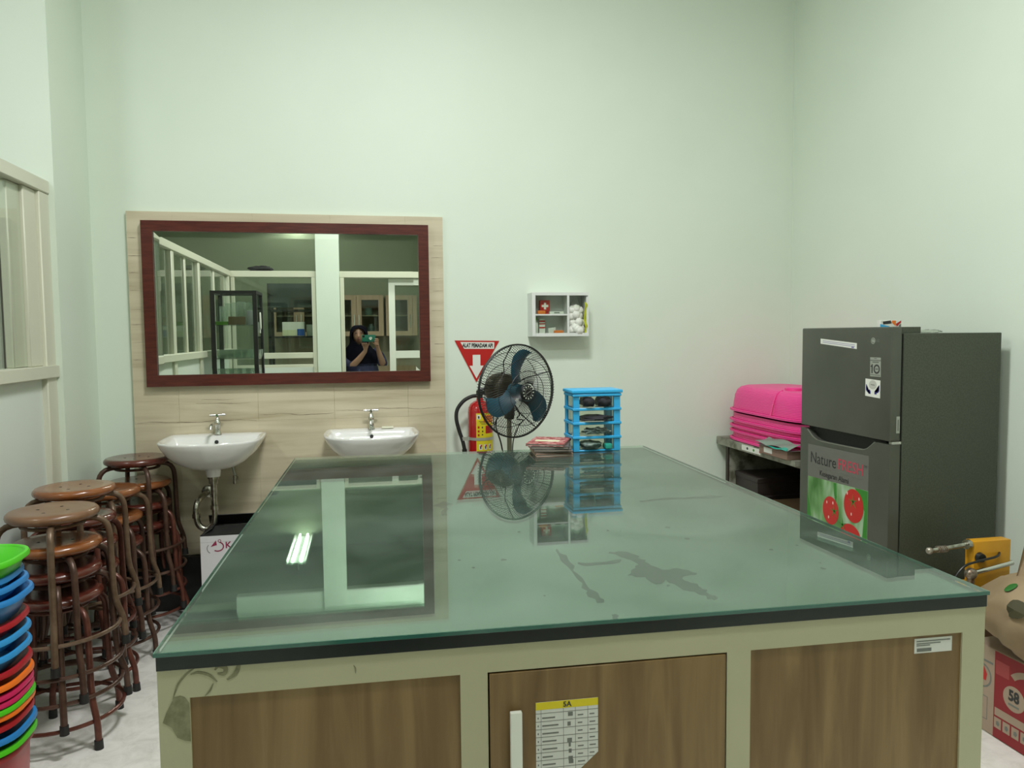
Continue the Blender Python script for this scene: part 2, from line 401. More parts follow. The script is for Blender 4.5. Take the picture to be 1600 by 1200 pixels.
# left partition, along y
mem = [('rail', (XL-.085, XL-.02, YB-.1, 3.84, 2.108, 2.167)), ('sill', (XL-.09, XL-.012, YB-.1, 3.84, 1.275, 1.331)),
       ('post', (XL-.085, XL-.025, 3.735, 3.84, .0, 2.108)), ('sash_stile', (XL-.085, XL-.04, 3.61, 3.735, 1.331, 2.108)), ('sash_stile', (XL-.09, XL-.055, 3.49, 3.61, 1.331, 2.108))]
for y in (-.08, 1.42, 2.36): mem.append(('post', (XL-.08, XL-.03, y-.04, y+.04, 0, 2.108)))
for y0, y1 in ((-.04, 1.38), (1.46, 2.32), (2.40, 3.785)):
    ym = (y0+y1)/2
    mem.append(('sash_stile', (XL-.07, XL-.045, ym-.03, ym+.03, 1.331, 2.108)))
framed('window_1', 'cream framed glass partition along the left side', mem,
       [(XL-.06, XL-.054, a, b, 1.331, 2.108) for a, b in ((-.04, 1.38), (1.46, 2.32), (2.40, 3.735))],
       [((XL-.07, XL-.05, a, b, .0, 1.275), 'frosted') for a, b in ((-.04, 1.38), (1.46, 2.32), (2.40, 3.735))])
# partition behind the photographer, left half
framed('window_2', 'cream framed glass partition left of the white pillar seen in the mirror',
       [('rail', (-1.42, -.50, YB-.06, YB, 2.10, 2.167)), ('post', (-.55, -.50, YB-.06, YB, 0, 2.10)), ('post', (-1.39, -1.3535, YB-.06, YB, 0, 2.10)),
        ('sill', (-1.3535, -.55, YB-.06, YB, 1.216, 1.279)), ('rail', (-1.3535, -.55, YB-.06, YB, 1.097, 1.149))],
       [(-1.3535, -.55, YB-.034, YB-.028, 1.279, 2.10), (-1.3535, -.55, YB-.034, YB-.028, 1.149, 1.216)],
       [((-1.3535, -.55, YB-.04, YB-.02, 0, 1.097), 'frosted')])
# right half with the doorway
framed('window_3', 'cream framed glass partition right of the doorway seen in the mirror',
       [('rail', (-.25, XR, YB-.06, YB, 2.098, 2.167)), ('post', (-.245, -.203, YB-.06, YB, 0, 2.098)),
        ('post', (1.06, 1.12, YB-.06, YB, 0, 2.098)), ('post', (1.80, 1.86, YB-.06, YB, 0, 2.098)), ('post', (XR-.05, XR, YB-.06, YB, 0, 2.098)),
        ('sill', (1.12, XR-.05, YB-.06, YB, 1.212, 1.279))],
       [(1.12, 1.80, YB-.034, YB-.028, 1.279, 2.098), (1.86, XR-.05, YB-.034, YB-.028, 1.279, 2.098)],
       [((1.12, 1.80, YB-.04, YB-.02, 0, 1.212), 'frosted'), ((1.86, XR-.05, YB-.04, YB-.02, 0, 1.212), 'frosted')])
dt = thing('door_1', 'cream framed sliding glass door beside the person in the mirror', None, (.283, YB-.09, 0), kind='structure')
for bx in ((.283, .353, YB-.10, YB-.065, 0.01, 2.09), (.577, .623, YB-.10, YB-.065, 0.01, 2.09)): MB().box(*bx, bev=.003, seg=1).build('stile', 'frame_white', dt)
for z0, z1 in ((1.20, 1.283), (2.02, 2.09), (.01, .12)): MB().box(.353, .577, YB-.10, YB-.065, z0, z1).build('door_rail', 'frame_white', dt)
MB().box(.353, .577, YB-.086, YB-.08, 1.283, 2.0).build('pane', 'pane', dt)
MB().box(.353, .577, YB-.086, YB-.08, .12, 1.20).build('pane', 'pane', dt)
# second leaf, parked behind
dt = thing('door_2', 'second cream framed glass leaf right of the sliding door in the mirror', None, (.635, YB-.05, 0), kind='structure')
for bx in ((.628, .688, YB-.06, YB-.03, 0.01, 2.09), (1.008, 1.06, YB-.06, YB-.03, 0.01, 2.09)): MB().box(*bx, bev=.003, seg=1).build('stile', 'frame_white', dt)
for z0, z1 in ((1.20, 1.283), (2.02, 2.09), (.01, .12)): MB().box(.688, 1.008, YB-.06, YB-.03, z0, z1).build('door_rail', 'frame_white', dt)
for z0, z1 in ((1.283, 2.0), (.12, 1.20)): MB().box(.688, 1.008, YB-.048, YB-.042, z0, z1).build('pane', 'pane', dt)
# door of the side room, seen through the partition
dt = thing('door_3', 'pale door with a small notice beyond the left glass partition', None, (-2.75, 5.59, 0), kind='structure')
MB().box(-3.1, -2.33, 5.56, 5.6, 0, 2.55, bev=.004, seg=1).build('door_leaf', 'frame_white', dt)
for bx in ((-2.33, -2.25, 5.545, 5.6, 0, 2.62), (-3.18, -2.25, 5.545, 5.6, 2.56, 2.64)): MB().box(*bx).build('door_frame', 'frosted', dt)
MB().box(-2.326, -2.318, 5.54, 5.546, 0, 2.56).build('seam', 'inkgrey', dt)
plate('notice', 'paper', dt, (-2.45, 5.559, 1.95), X, Z, -.12, .1, -.1, .1, .002)
for dz in (-.1, .1): plate('notice_edge', 'navyink', dt, (-2.45, 5.557, 1.95+dz), X, Z, -.12, .1, -.008, .008, .002)

# stone panel, its tiles, black plinth
PX0, PX1, PZ0, PZ1 = -1.1935, .4447, .285, 2.109
t = thing('wall_panel', 'beige travertine wall panel behind the mirror and two sinks', None, ((PX0+PX1)/2, D, PZ0), kind='structure')
xs = [PX0, -.97, -.569, -.167, .236, PX1]; zs = [PZ0, 1.0, PZ1]
for a, b in zip(xs, xs[1:]):
    for c, d in zip(zs, zs[1:]):
        MB().box(a+.00015, b-.00015, D-.024, D, c+.00015, d-.00015, bev=.0006, seg=1).build('tile', 'stone', t)
def veins():
    rg = random.Random(3); mb = MB()
    def vein(x0, x1, z, amp, wd):
        n = max(4, int((x1-x0)/.02)); ph = rg.uniform(0, 6)
        up = []; lo = []
        for i in range(n+1):
            f = i/n; x = x0+(x1-x0)*f
            zz = z+amp*(math.sin(x*17+ph)*.6+math.sin(x*41+ph*2)*.3)+rg.uniform(-.001, .001)
            h = wd*(.35+.65*math.sin(PI*f))*rg.uniform(.5, 1)
            up.append((x, zz+h)); lo.append((x, zz-h))
        mb.loft([[(a[0], D-.0246, a[1]) for a in up], [(a[0], D-.0246, a[1]) for a in lo]], False, False, closed=False)
    vein(-1.18, -.58, 1.005, .006, .0018); vein(-.565, -.17, 1.03, .008, .0022); vein(-.16, .43, 1.045, .006, .0018)
    for z in (1.34, 1.43, 1.52, 1.60, 1.70, 1.79, 1.88, 1.97):
        vein(-1.19, -1.12+rg.uniform(-.03, 0), z, .002, .0016); vein(.37+rg.uniform(0, .02), .442, z+rg.uniform(-.03, .03), .002, .0015)
    for z in (.92, .83, .74, 1.1, 1.15, 1.12):
        a = rg.uniform(-1.1, .1); vein(a, a+rg.uniform(.12, .3), z, .003, .0013)
    return mb
veins().build('veins', noise_mat('brown_vein', [(.4, (.16, .12, .08)), (.6, (.36, .30, .21))], 20, rough=.5), t)
struct('baseboard_back', MB().box(-1.30, PX1+.02, 4.235, D, 0, .284, bev=.004), 'black')
struct('trim_1', MB().box(PX1+.02, 2.58, D-.012, D, 0, .10), 'cream')

# ---------------------------------------------------------------- mirror
t = thing('wall_mirror', 'large rectangular mirror in a dark red wooden frame above the sinks', 'mirror', (-.377, D-.03, 1.197))
OX0, OX1, OZ0, OZ1 = -1.116, .361, 1.1965, 2.058; IX0, IX1, IZ0, IZ1 = -1.060, .305, 1.2565, 2.004
yb, yf = D-.024, D-.062
def member(poly):
    return MB().prism([(x, z) for x, z in poly], (0, yb, 0), X, Z, yb-yf)
for poly in (((OX0, OZ0), (OX1, OZ0), (IX1, IZ0), (IX0, IZ0)), ((OX0, OZ1), (OX1, OZ1), (IX1, IZ1), (IX0, IZ1)),
             ((OX0, OZ0), (IX0, IZ0), (IX0, IZ1), (OX0, OZ1)), ((OX1, OZ0), (IX1, IZ0), (IX1, IZ1), (OX1, OZ1))):
    member(poly).build('frame_rail', 'mahogany', t)
bv, ym, ye = .030, D-.050, D-.0492
mb = MB(); o_ = [(IX0-.004, ye, IZ0-.004), (IX1+.004, ye, IZ0-.004), (IX1+.004, ye, IZ1+.004), (IX0-.004, ye, IZ1+.004)]
i_ = [(IX0+bv, ym, IZ0+bv), (IX1-bv, ym, IZ0+bv), (IX1-bv, ym, IZ1-bv), (IX0+bv, ym, IZ1-bv)]
bk = [(x, yb, z) for x, y, z in o_]
mb.loft([bk, o_, i_]).build('mirror_glass', 'mirror', t, ang=.1)

# ---------------------------------------------------------------- sinks
def sink_rim(k, n=64):
    base = [(0, 0), (.12, 0), (.222, .004), (.242, .03), (.249, .14), (.247, .25), (.228, .345), (.17, .41), (.09, .445), (0, .458)]
    half = catmull([(x, y, 0) for x, y in base], 6)
    pts = [(p.x, p.y) for p in half] + [(-p.x, p.y) for p in half[-2:0:-1]]
    return pts
RIM = sink_rim(0)
def ring(c, sx, sv, z, cx, zr, pc=(0, .235)):
    """rim scaled about pc and moved to c; wall is +y"""
    return [(cx+c[0]+(x-pc[0])*sx, 4.276-(c[1]+(v-pc[1])*sv), zr+z) for x, v in RIM]
def sink(cx, zr, label, twist):
    t = thing('wash_basin', label, 'sink', (cx, 4.276, zr))
    C = (0, .235); mb = MB()
    B = (0, .262)
    rings = [ring((0, .20), .09, .09, -.158, cx, zr), ring((0, .205), .30, .30, -.155, cx, zr), ring((0, .212), .52, .55, -.136, cx, zr), ring((0, .22), .70, .74, -.108, cx, zr),
             ring((0, .228), .85, .88, -.072, cx, zr), ring((0, .233), .95, .965, -.034, cx, zr), ring(C, .995, .998, -.010, cx, zr), ring(C, 1, 1, -.003, cx, zr), ring(C, .985, .985, .002, cx, zr),
             ring((0, .236), .945, .945, .001, cx, zr), ring((0, .262), .895, .78, -.003, cx, zr), ring(B, .87, .745, -.012, cx, zr), ring(B, .83, .70, -.045, cx, zr),
             ring((0, .255), .68, .58, -.09, cx, zr), ring((0, .25), .40, .36, -.12, cx, zr), ring((0, .245), .08, .08, -.128, cx, zr)]
    mb.loft(rings).build('bowl', 'ceramic', t, ang=60)
    MB().cyl((cx, 4.276-.21, zr-.195), (cx, 4.276-.21, zr-.15), .033, .040, 20).build('waste_collar', 'ceramic', t)
    MB().disc((cx, 4.276-.098, zr-.034), X, (0, .3, .95), .010, .010, .003).build('overflow_hole', 'gap', t)
    f = thing('faucet', None, None, (0, 0, 0)); f.parent = t
    fy = 4.276-.052
    MB().lathe([(.019, .000), (.019, .004), (.015, .010), (.014, .045), (.016, .05), (.016, .066), (.012, .072), (.010, .088), (.006, .092), (.006, .100)], (cx, fy, zr), 20).build('faucet', 'chrome', t)
    bpy.data.objects.remove(f)
    MB().tube([(cx, fy, zr+.055), (cx-.006*twist, fy-.04, zr+.062), (cx-.016*twist, fy-.085, zr+.058), (cx-.018*twist, fy-.098, zr+.038)], .0085, 10, 4).build('spout', 'chrome', t)
    R = Vector((math.cos(.25*twist), math.sin(.25*twist), 0))
    c0 = Vector((cx, fy, zr+.104))
    MB().cyl(c0-R*.038, c0+R*.038, .0065, n=10).cyl(c0-Vector((0, .02, 0)), c0+Vector((0, .02, 0)), .006, n=10).build('cross_handle', 'chrome', t)
    py = 4.276-.21
    MB().cyl((cx, py, zr-.205), (cx, py, zr-.193), .030, n=18).cyl((cx, py, zr-.23), (cx, py, zr-.205), .024, n=18).build('waste_nut', 'oldchrome', t)
    MB().tube([(cx, py, zr-.22), (cx, py, zr-.33), (cx, py, zr-.40), (cx-.012, py, zr-.445), (cx-.045, py, zr-.465), (cx-.078, py, zr-.445), (cx-.09, py, zr-.40), (cx-.09, py, zr-.36), (cx-.085, py+.02, zr-.325), (cx-.075, py+.07, zr-.312), (cx-.07, 4.262, zr-.312)], .0155, 12, 5).build('trap_pipe', 'oldchrome', t)
    MB().cyl((cx, py, zr-.365), (cx, py, zr-.345), .020, n=14).build('trap_nut', 'oldchrome', t)
    MB().cyl((cx-.09, py, zr-.405), (cx-.09, py, zr-.385), .020, n=14).build('trap_nut', 'oldchrome', t)
    MB().lathe([(.034, 0), (.032, .006), (.018, .012)], (cx-.07, 4.275, zr-.312), 18, Matrix.Rotation(PI/2, 3, 'X')).build('wall_flange', 'oldchrome', t)
    MB().cyl((cx+.075, 4.276, zr-.245), (cx+.075, 4.235, zr-.245), .012, n=12).cyl((cx+.075, 4.24, zr-.27), (cx+.075, 4.24, zr-.225), .010, n=12).build('angle_valve', 'oldchrome', t)
    MB().tube([(cx+.075, 4.24, zr-.225), (cx+.06, 4.245, zr-.17), (cx+.02, 4.25, zr-.13), (cx+.005, 4.235, zr-.09)], .006, 8, 4).build('supply_hose', 'band', t)
    return t
sink(-.770, .938, 'white wash basin nearest the stools, with its chrome trap in view', 1)
sink(.030, .940, 'white wash basin behind the table edge, with a soap bar on its rim', 0.2)
mb = MB().box(.085, .150, 4.212, 4.242, .9425, .953, bev=.004)
tag(mb.build('soap_bar', mat('cream_soap', (.78, .78, .62), .4), None), 'flat cream soap bar lying on the basin rim', 'soap')

# ---------------------------------------------------------------- laboratory table
H = .9638
TW, TD = 1.462, 1.914
tab = thing('lab_table', 'large island table with green glass top and walnut fronts', 'table', (-.328, 1.2335, 0), rz=-.0245)
L = False
MB().box(.0, TW, .0, TD, H-.030, H-.0082, bev=.0006, seg=1).build('black_top', 'laminate_black', tab, L)
plate('edge_band', 'edge_black', tab, (0, .0, 0), X, Z, 0.0, TW, H-.030, H-.0085, .0012, L)
mb = MB().box(-.002, TW+.002, -.003, TD+.002, H-.0072, H)
gt = mb.build('glass_top', 'table_glass', tab, L)
# green edge of the sheet
ge = MB()
for bx in ((-.0028, TW+.0028, -.0042, -.0032, H-.0070, H-.0006), (-.0036, -.0022, -.0032, TD+.002, H-.0070, H-.0006), (TW+.0022, TW+.0036, -.0032, TD+.002, H-.0070, H-.0006)): ge.box(*bx)
ge.build('glass_edge', 'glass_edge', tab, L)
STN = {'big': [(0.85, 0.409), (0.889, 0.411), (0.909, 0.366), (0.91, 0.32), (0.919, 0.265), (0.965, 0.266), (0.984, 0.231), (0.945, 0.199), (0.956, 0.159), (0.961, 0.122), (0.965, 0.079), (0.95, 0.071), (0.936, 0.119), (0.915, 0.141), (0.912, 0.196), (0.879, 0.175), (0.872, 0.224), (0.843, 0.239), (0.865, 0.276), (0.894, 0.312), (0.876, 0.35), (0.864, 0.375)],
 'tail': [(0.763, 0.35), (0.785, 0.335), (0.863, 0.35), (0.857, 0.333), (0.784, 0.317), (0.764, 0.328)],
 'streak': [(0.739, 0.462), (0.748, 0.399), (0.745, 0.259), (0.747, 0.157), (0.749, 0.098), (0.737, 0.1), (0.733, 0.168), (0.734, 0.261), (0.733, 0.379)],
 'sm1': [(1.096, 0.897), (1.182, 0.925), (1.264, 0.915), (1.34, 0.925), (1.371, 0.905), (1.332, 0.89), (1.241, 0.897), (1.167, 0.905), (1.094, 0.884)],
 'sm2': [(0.496, 0.963), (0.526, 1.018), (0.549, 0.984), (0.528, 0.94), (0.526, 0.836), (0.504, 0.841), (0.517, 0.931)],
 'spot': [(0.744, 0.037), (0.753, 0.04), (0.756, 0.031), (0.746, 0.011), (0.74, 0.017)]}
rg = random.Random(5)
for k, poly in STN.items():
    P = []
    for i in range(len(poly)):
        a, b_ = Vector(poly[i-1]), Vector(poly[i])
        for f in (0, .25, .5, .75):
            q = a.lerp(b_, f); q += Vector((rg.uniform(-1, 1), rg.uniform(-1, 1)))*min(.006, (b_-a).length*.14); P.append((q.x, q.y))
    MB().prism(P, (0, 0, H-.0081), X, Y, .0003).build('wet_smudge', 'wet', tab, L)
for i in range(26):
    x, y = rg.uniform(.5, 1.3), rg.uniform(.12, 1.3); s_ = rg.uniform(.002, .007)
    MB().prism([(x+s_*rg.uniform(.5, 1.4)*math.cos(a*PI/4), y+1.5*s_*rg.uniform(.4, 1)*math.sin(a*PI/4)) for a in range(8)], (0, 0, H-.0081), X, Y, .0003).build('wet_smudge', 'wet', tab, L)
# carcass
fz0, fz1 = 0, H-.030
for a, b_ in ((0.0, .047), (.473, .519), (.946, .991), (1.415, TW)):
    MB().box(a, b_, .002, .04, 0, fz1).build('stile', 'cream_table', tab, L)
for a, b_ in ((.047, .473), (.519, .946), (.991, 1.415)):
    MB().box(a, b_, .002, .04, H-.0775, fz1).build('top_rail', 'cream_table', tab, L)
    MB().box(a, b_, .002, .04, 0, .09).build('plinth', 'cream_table', tab, L)
MB().box(.047, .473, .006, .03, .09, H-.0775).build('fixed_panel', 'walnut', tab, L)
MB().box(.991, 1.415, .006, .03, .09, H-.0775).build('fixed_panel', 'walnut', tab, L)
door = MB().box(.522, .943, .000, .02, .093, H-.0805, bev=.001, seg=1).build('cabinet_door', 'walnut', tab, L)
for x0, x1 in ((0.0, .03), (TW-.03, TW)):
    MB().box(x0, x1, .04, TD-.03, 0, fz1).build('side_panel', 'cream_table', tab, L)
MB().box(.03, TW-.03, TD-.05, TD-.03, 0, fz1).build('back_panel', 'cream_table', tab, L)
MB().box(.03, TW-.03, .04, TD-.05, .06, .08).build('floor_panel', 'cream_table', tab, L)
MB().box(.554, .574, -.018, -.008, H-.40, H-.142, bev=.002).box(.558, .570, -.008, 0, H-.17, H-.16).box(.558, .570, -.008, 0, H-.385, H-.375).build('door_handle', 'frame_white', door, L)
# paper timetable on the door
py = -.0005
pp = MB().prism([(.600, H-.36), (.655, H-.36), (.655, H-.283), (.679, H-.258), (.709, H-.232), (.709, H-.136), (.600, H-.136)], (0, py, 0), X, Z, .0006).build('paper_list', 'paper', door, L)
MB().prism([(.655, H-.283), (.664, H-.252), (.709, H-.232)], (0, py-.003, 0), X, (0, .05, 1), .0005).build('curled_corner', 'paper_shade', pp, L)
plate('yellow_header', 'yellow', pp, (0, py-.0006, H), X, Z, .600, .709, -.149, -.136, .0003, L)
text('lettering', '5A', .0125, 'ink', pp, (.6545, py-.001, H-.1427), X, Z, bold=.0003, world=L)
gl = MB()
def seg(mb, x0, x1, z0, z1, yy, tt=.0003): mb.prism([(x0, z0), (x1, z0), (x1, z1), (x0, z1)], (0, yy, H), X, Z, tt)
for k in range(9):
    z = -.156-k*.0137; x1 = .709 if z > -.232 else .709-(-.232-z)*1.15
    if k == 0: z = -.1555
    seg(gl, .600, x1, z-.0004, z+.0004, py-.0006)
for x, zb in ((.609, -.30), (.648, -.287), (.669, -.268), (.691, -.247)): seg(gl, x-.0003, x+.0003, zb, -.149, py-.0006)
rg = random.Random(9)
for k in range(8):
    z = -.163-k*.0137
    seg(gl, .603, .605, z-.002, z+.001, py-.0006)
    seg(gl, .611, .611+rg.uniform(.016, .030), z-.002, z+.0005, py-.0006)
    if z > -.25:
        seg(gl, .673, .673+rg.uniform(.008, .013), z-.0015, z+.0005, py-.0006)
    if z > -.235: seg(gl, .694, .694+rg.uniform(.008, .012), z-.0015, z+.0005, py-.0006)
for a, z in ((.656, -.160), (.655, -.177), (.6545, -.206), (.657, -.214), (.657, -.225), (.6565, -.238), (.657, -.244)):
    seg(gl, a, a+rg.uniform(.003, .010), z-.004, z+.003, py-.0006)
gl.build('printed_lines', 'inkgrey', pp, L)
# inventory sticker on the right panel
st = plate('inventory_sticker', 'paper', tab, (0, .006, H), X, Z, 1.318, 1.396, -.112, -.084, .0006, L)
gl = MB()
for z, a in ((-.089, .070), (-.0935, .050), (-.097, .028)): seg(gl, 1.322, 1.322+a, z-.0012, z+.0006, .0052)
seg(gl, 1.323, 1.353, -.109, -.1025, .0052)
gl.build('printed_lines', 'inkgrey', st, L)
# glue marks on the corner
def strip(pts, wd):
    P = catmull([(x, z, 0) for x, z in pts], 6); up, lo = [], []
    for i, p in enumerate(P):
        tn = (P[min(i+1, len(P)-1)]-P[max(i-1, 0)]).normalized(); n_ = Vector((-tn.y, tn.x, 0)); h = wd*(.3+.7*math.sin(PI*(i+.3)/len(P)))
        up.append(p+n_*h); lo.append(p-n_*h)
    return [(p.x, p.y) for p in up]+[(p.x, p.y) for p in lo[::-1]]
for P in ([(0.024, -0.075), (0.033, -.073), (0.04, -0.076), (0.0465, -0.086), (0.0465, -0.148), (0.038, -.146), (0.027, -0.14), (0.019, -0.123), (0.006, -0.114), (0.012, -0.098)],
          strip([(0.022, -0.078), (0.026, -0.066), (0.032, -0.052), (0.045, -0.038), (0.062, -0.026)], .0016),
          strip([(0.05, -0.040), (0.062, -0.038), (0.078, -0.044), (0.089, -0.055)], .0022),
          strip([(0.070, -0.0765), (0.078, -0.068), (0.083, -0.057)], .0015),
          strip([(0.086, -0.036), (0.092, -0.030), (0.102, -0.034), (.1, -.043), (.09, -.042)], .0035),
          strip([(0.121, -0.0225), (0.122, -0.032), (0.117, -0.044), (0.104, -0.053)], .0035),
          strip([(.30, -.046), (.303, -.052), (.303, -.060)], .0010)):
    MB().prism(P, (0, .0015, H), X, Z, .0004).build('glue_mark', 'tape_stain', tab, L)

# ---------------------------------------------------------------- books on the table
def book(x, y, z, wd, dp, h, rz, cover, label, tagged=False):
    t = thing('notebook', label, 'notebook', (x, y, z), 'notebooks piled on the table', rz)
    MB().box(-wd/2+.002, wd/2-.002, -dp/2+.002, dp/2-.002, .0018, h-.0018).build('page_block', 'pages', t, False)
    MB().box(-wd/2, wd/2, -dp/2, dp/2, 0, .002, bev=.0008, seg=1).build('cover', cover, t, False)
    MB().box(-wd/2, wd/2, -dp/2, dp/2, h-.002, h, bev=.0008, seg=1).build('cover', cover, t, False)
    MB().box(-wd/2-.001, -wd/2+.002, -dp/2, dp/2, 0, h, bev=.001, seg=1).build('spine', cover, t, False)
    if tagged:
        MB().prism([(-.050, -.016), (-.042, -.020), (.042, -.020), (.050, -.016), (.050, .016), (.042, .020), (-.042, .020), (-.050, .016)], (-.006, -.012, h), X, Y, .0006).build('title_label', 'tag', t, False)
    return t
bz = H+.0002
for z, h, wd, dp, rz, cv, x, y, lb in ((0, .011, .150, .205, -.10, 'booktan', .745, 3.01, 'tan notebook at the bottom of the pile'),
                                  (.0113, .010, .148, .20, -.05, 'bookbrown', .742, 3.015, 'pinkish brown notebook second from the bottom of the pile'),
                                  (.0216, .010, .150, .20, -.22, 'bookgrey', .748, 3.00, 'grey notebook third from the bottom of the pile'),
                                  (.0319, .010, .150, .205, -.30, 'bookgrey', .745, 3.005, 'grey notebook just under the patterned one'),
                                  (.0422, .010, .152, .21, -.42, 'bookred', .738, 3.01, 'pink patterned notebook with cream label on top of the pile')):
    book(x, y, bz+z, wd, dp, h, rz, cv, lb, cv == 'bookred')

# ---------------------------------------------------------------- blue drawer tower
dx0, dx1, dy0, dy1 = .838, 1.040, 3.000, 3.135
t = thing('drawer_tower', 'sky blue plastic tower of four clear drawers on the table', 'drawers', ((dx0+dx1)/2, 3.04, bz))
MB().box(dx0-.008, dx1+.010, dy0-.008, dy1+.006, bz+.242, bz+.256, bev=.005).build('top_lid', 'skyblue', t)
MB().box(dx0, dx1, dy0, dy1, bz, bz+.008, bev=.002, seg=1).build('base', 'skyblue', t)
zt = [bz+.006+i*.0585 for i in range(5)]
for i in range(4):
    a, b_ = zt[i], zt[i+1]
    fr = MB()
    for x0, x1 in ((dx0, dx0+.026), (dx1-.028, dx1)):
        fr.box(x0, x1, dy0, dy0+.012, a, b_, bev=.001, seg=1); fr.box(x0, x0+.008 if x0 == dx0 else x1, dy1-.03, dy1, a, b_)
    fr.box(dx0-.004, dx1+.004, dy0-.006, dy0+.010, b_-.011, b_, bev=.002, seg=1)
    fr.box(dx0-.004, dx0+.004, dy0, dy1, b_-.010, b_); fr.box(dx1-.004, dx1+.004, dy0, dy1, b_-.010, b_)
    fr.box(dx0, dx1, dy1-.006, dy1, b_-.010, b_)
    fr.build('tier_frame', 'skyblue', t)
    dr = MB()
    dr.box(dx0+.009, dx1-.009, dy0+.002, dy0+.004, a+.003, b_-.012); dr.box(dx0+.009, dx0+.0105, dy0+.004, dy1-.008, a+.003, b_-.014)
    dr.box(dx1-.0105, dx1-.009, dy0+.004, dy1-.008, a+.003, b_-.014); dr.box(dx0+.009, dx1-.009, dy0+.004, dy1-.008, a+.002, a+.0035)
    dr.box(dx0+.009, dx1-.009, dy1-.0095, dy1-.008, a+.003, b_-.014)
    dr.build('drawer', 'clear', t)
def lump(name, mtl, label, cat, c, rx, ry, rz_, seed, n=14, amp=.22):
    rg = random.Random(seed); mb = MB().sphere(c, rx, ry, rz_, n, 8)
    for v in mb.bm.verts:
        d_ = v.co-Vector(c); v.co = Vector(c)+d_*(1+rg.uniform(-amp, amp))
        if v.co.z < c[2]-rz_*.8: v.co.z = c[2]-rz_*.8
    return tag(mb.build(name, mtl, None, ang=70), label, cat)
lump('rolled_cloth', 'lumps', 'rolled black cloth in the left of the top clear drawer', 'cloth', (.905, 3.03, zt[3]+.023), .032, .05, .022, 1)
lump('rolled_cloth', 'lumps', 'rolled black cloth in the right of the top clear drawer', 'cloth', (.972, 3.03, zt[3]+.023), .034, .05, .023, 2)
lump('folded_cloth', 'lumps', 'flat folded black cloth in the second clear drawer', 'cloth', (.938, 3.03, zt[2]+.015), .072, .055, .013, 3)
rg = random.Random(4)
mb = MB()
for i in range(7):
    pts = [(.94+rg.uniform(-.06, .06), 3.03+rg.uniform(-.05, .04), zt[1]+.010+rg.uniform(0, .020)) for _ in range(6)]
    mb.tube(pts, .0035, 6, 5)
tag(mb.build('coiled_wire', 'greengrey', None), 'tangle of grey green wire in the third clear drawer', 'wire')
lump('small_bag', 'greengrey', 'grey green plastic bag in the bottom clear drawer', 'bag', (.918, 3.03, zt[0]+.020), .048, .05, .017, 6)
tag(MB().box(.972, 1.000, 2.985, 3.03, zt[0]+.005, zt[0]+.026, bev=.004).build('small_box', 'teal', None), 'little teal box in the bottom clear drawer', 'box')

# ---------------------------------------------------------------- pedestal fan
FC = Vector((.743, 3.70, 1.170)); AX = Vector((math.sin(.46), -math.cos(.46), -.03)).normalized()
FR = Vector((math.cos(.46), math.sin(.46), 0)); FU = FR.cross(AX); FU = -FU if FU.z < 0 else FU
t = thing('pedestal_fan', 'black pedestal fan with three dark blue blades behind the table', 'fan', (.70, 3.82, 0))
def fp(rad, a, d): return FC + FR*(rad*math.cos(a)) + FU*(rad*math.sin(a)) + AX*d
CR = .232
g = MB()
NW = 96
for i in range(NW):
    a = 2*PI*i/NW
    g.tube([fp(.045, a-.5, .085), fp(.10, a-.30, .082), fp(.17, a-.1, .066), fp(.215, a, .034), fp(CR, a, 0)], .00115, 4, 1)
for rad, d in ((.045, .085), (.105, .0815), (.165, .068)):
    g.tube([fp(rad, 2*PI*i/48, d) for i in range(48)], .0017, 5, 1, closed=True)
g.tube([fp(CR, 2*PI*i/64, 0.003) for i in range(64)], .0042, 8, 1, closed=True)
g.build('front_grille', 'fanblack', t)
g = MB()
for i in range(NW):
    a = 2*PI*i/NW
    g.tube([fp(CR, a, -.004), fp(.215, a, -.045), fp(.16, a+.08, -.085), fp(.07, a+.2, -.10)], .0011, 4, 1)
for rad, d in ((.07, -.10), (.13, -.096), (.19, -.066)):
    g.tube([fp(rad, 2*PI*i/48, d) for i in range(48)], .0017, 5, 1, closed=True)
g.tube([fp(CR, 2*PI*i/64, -.004) for i in range(64)], .004, 8, 1, closed=True)
g.build('rear_grille', 'fanblack', t)
g = MB().cyl(FC+AX*.082, FC+AX*.092, .040, .034, 28)
hb = g.build('hub_badge', 'fanblack', t)
g = MB()
for i in range(12):
    a = 2*PI*i/12; O = fp(.030, a, .0925); rr = FR*math.cos(a)+FU*math.sin(a); uu = -FR*math.sin(a)+FU*math.cos(a)
    g.prism([(-.004, -.0028), (.004, -.0028), (.004, .0028), (-.004, .0028)], O-AX*0, rr, uu, .0006)
g.build('badge_marks', 'paper_shade', hb)
g = MB().ringplate(fp(0, 0, .0925), FR, FU, .021, .021, .0022, .0008)
g.tube([fp(.016, .5, .093), fp(.016, .5+PI, .093)], .0015, 5); g.build('badge_ring', 'inkgrey', hb)
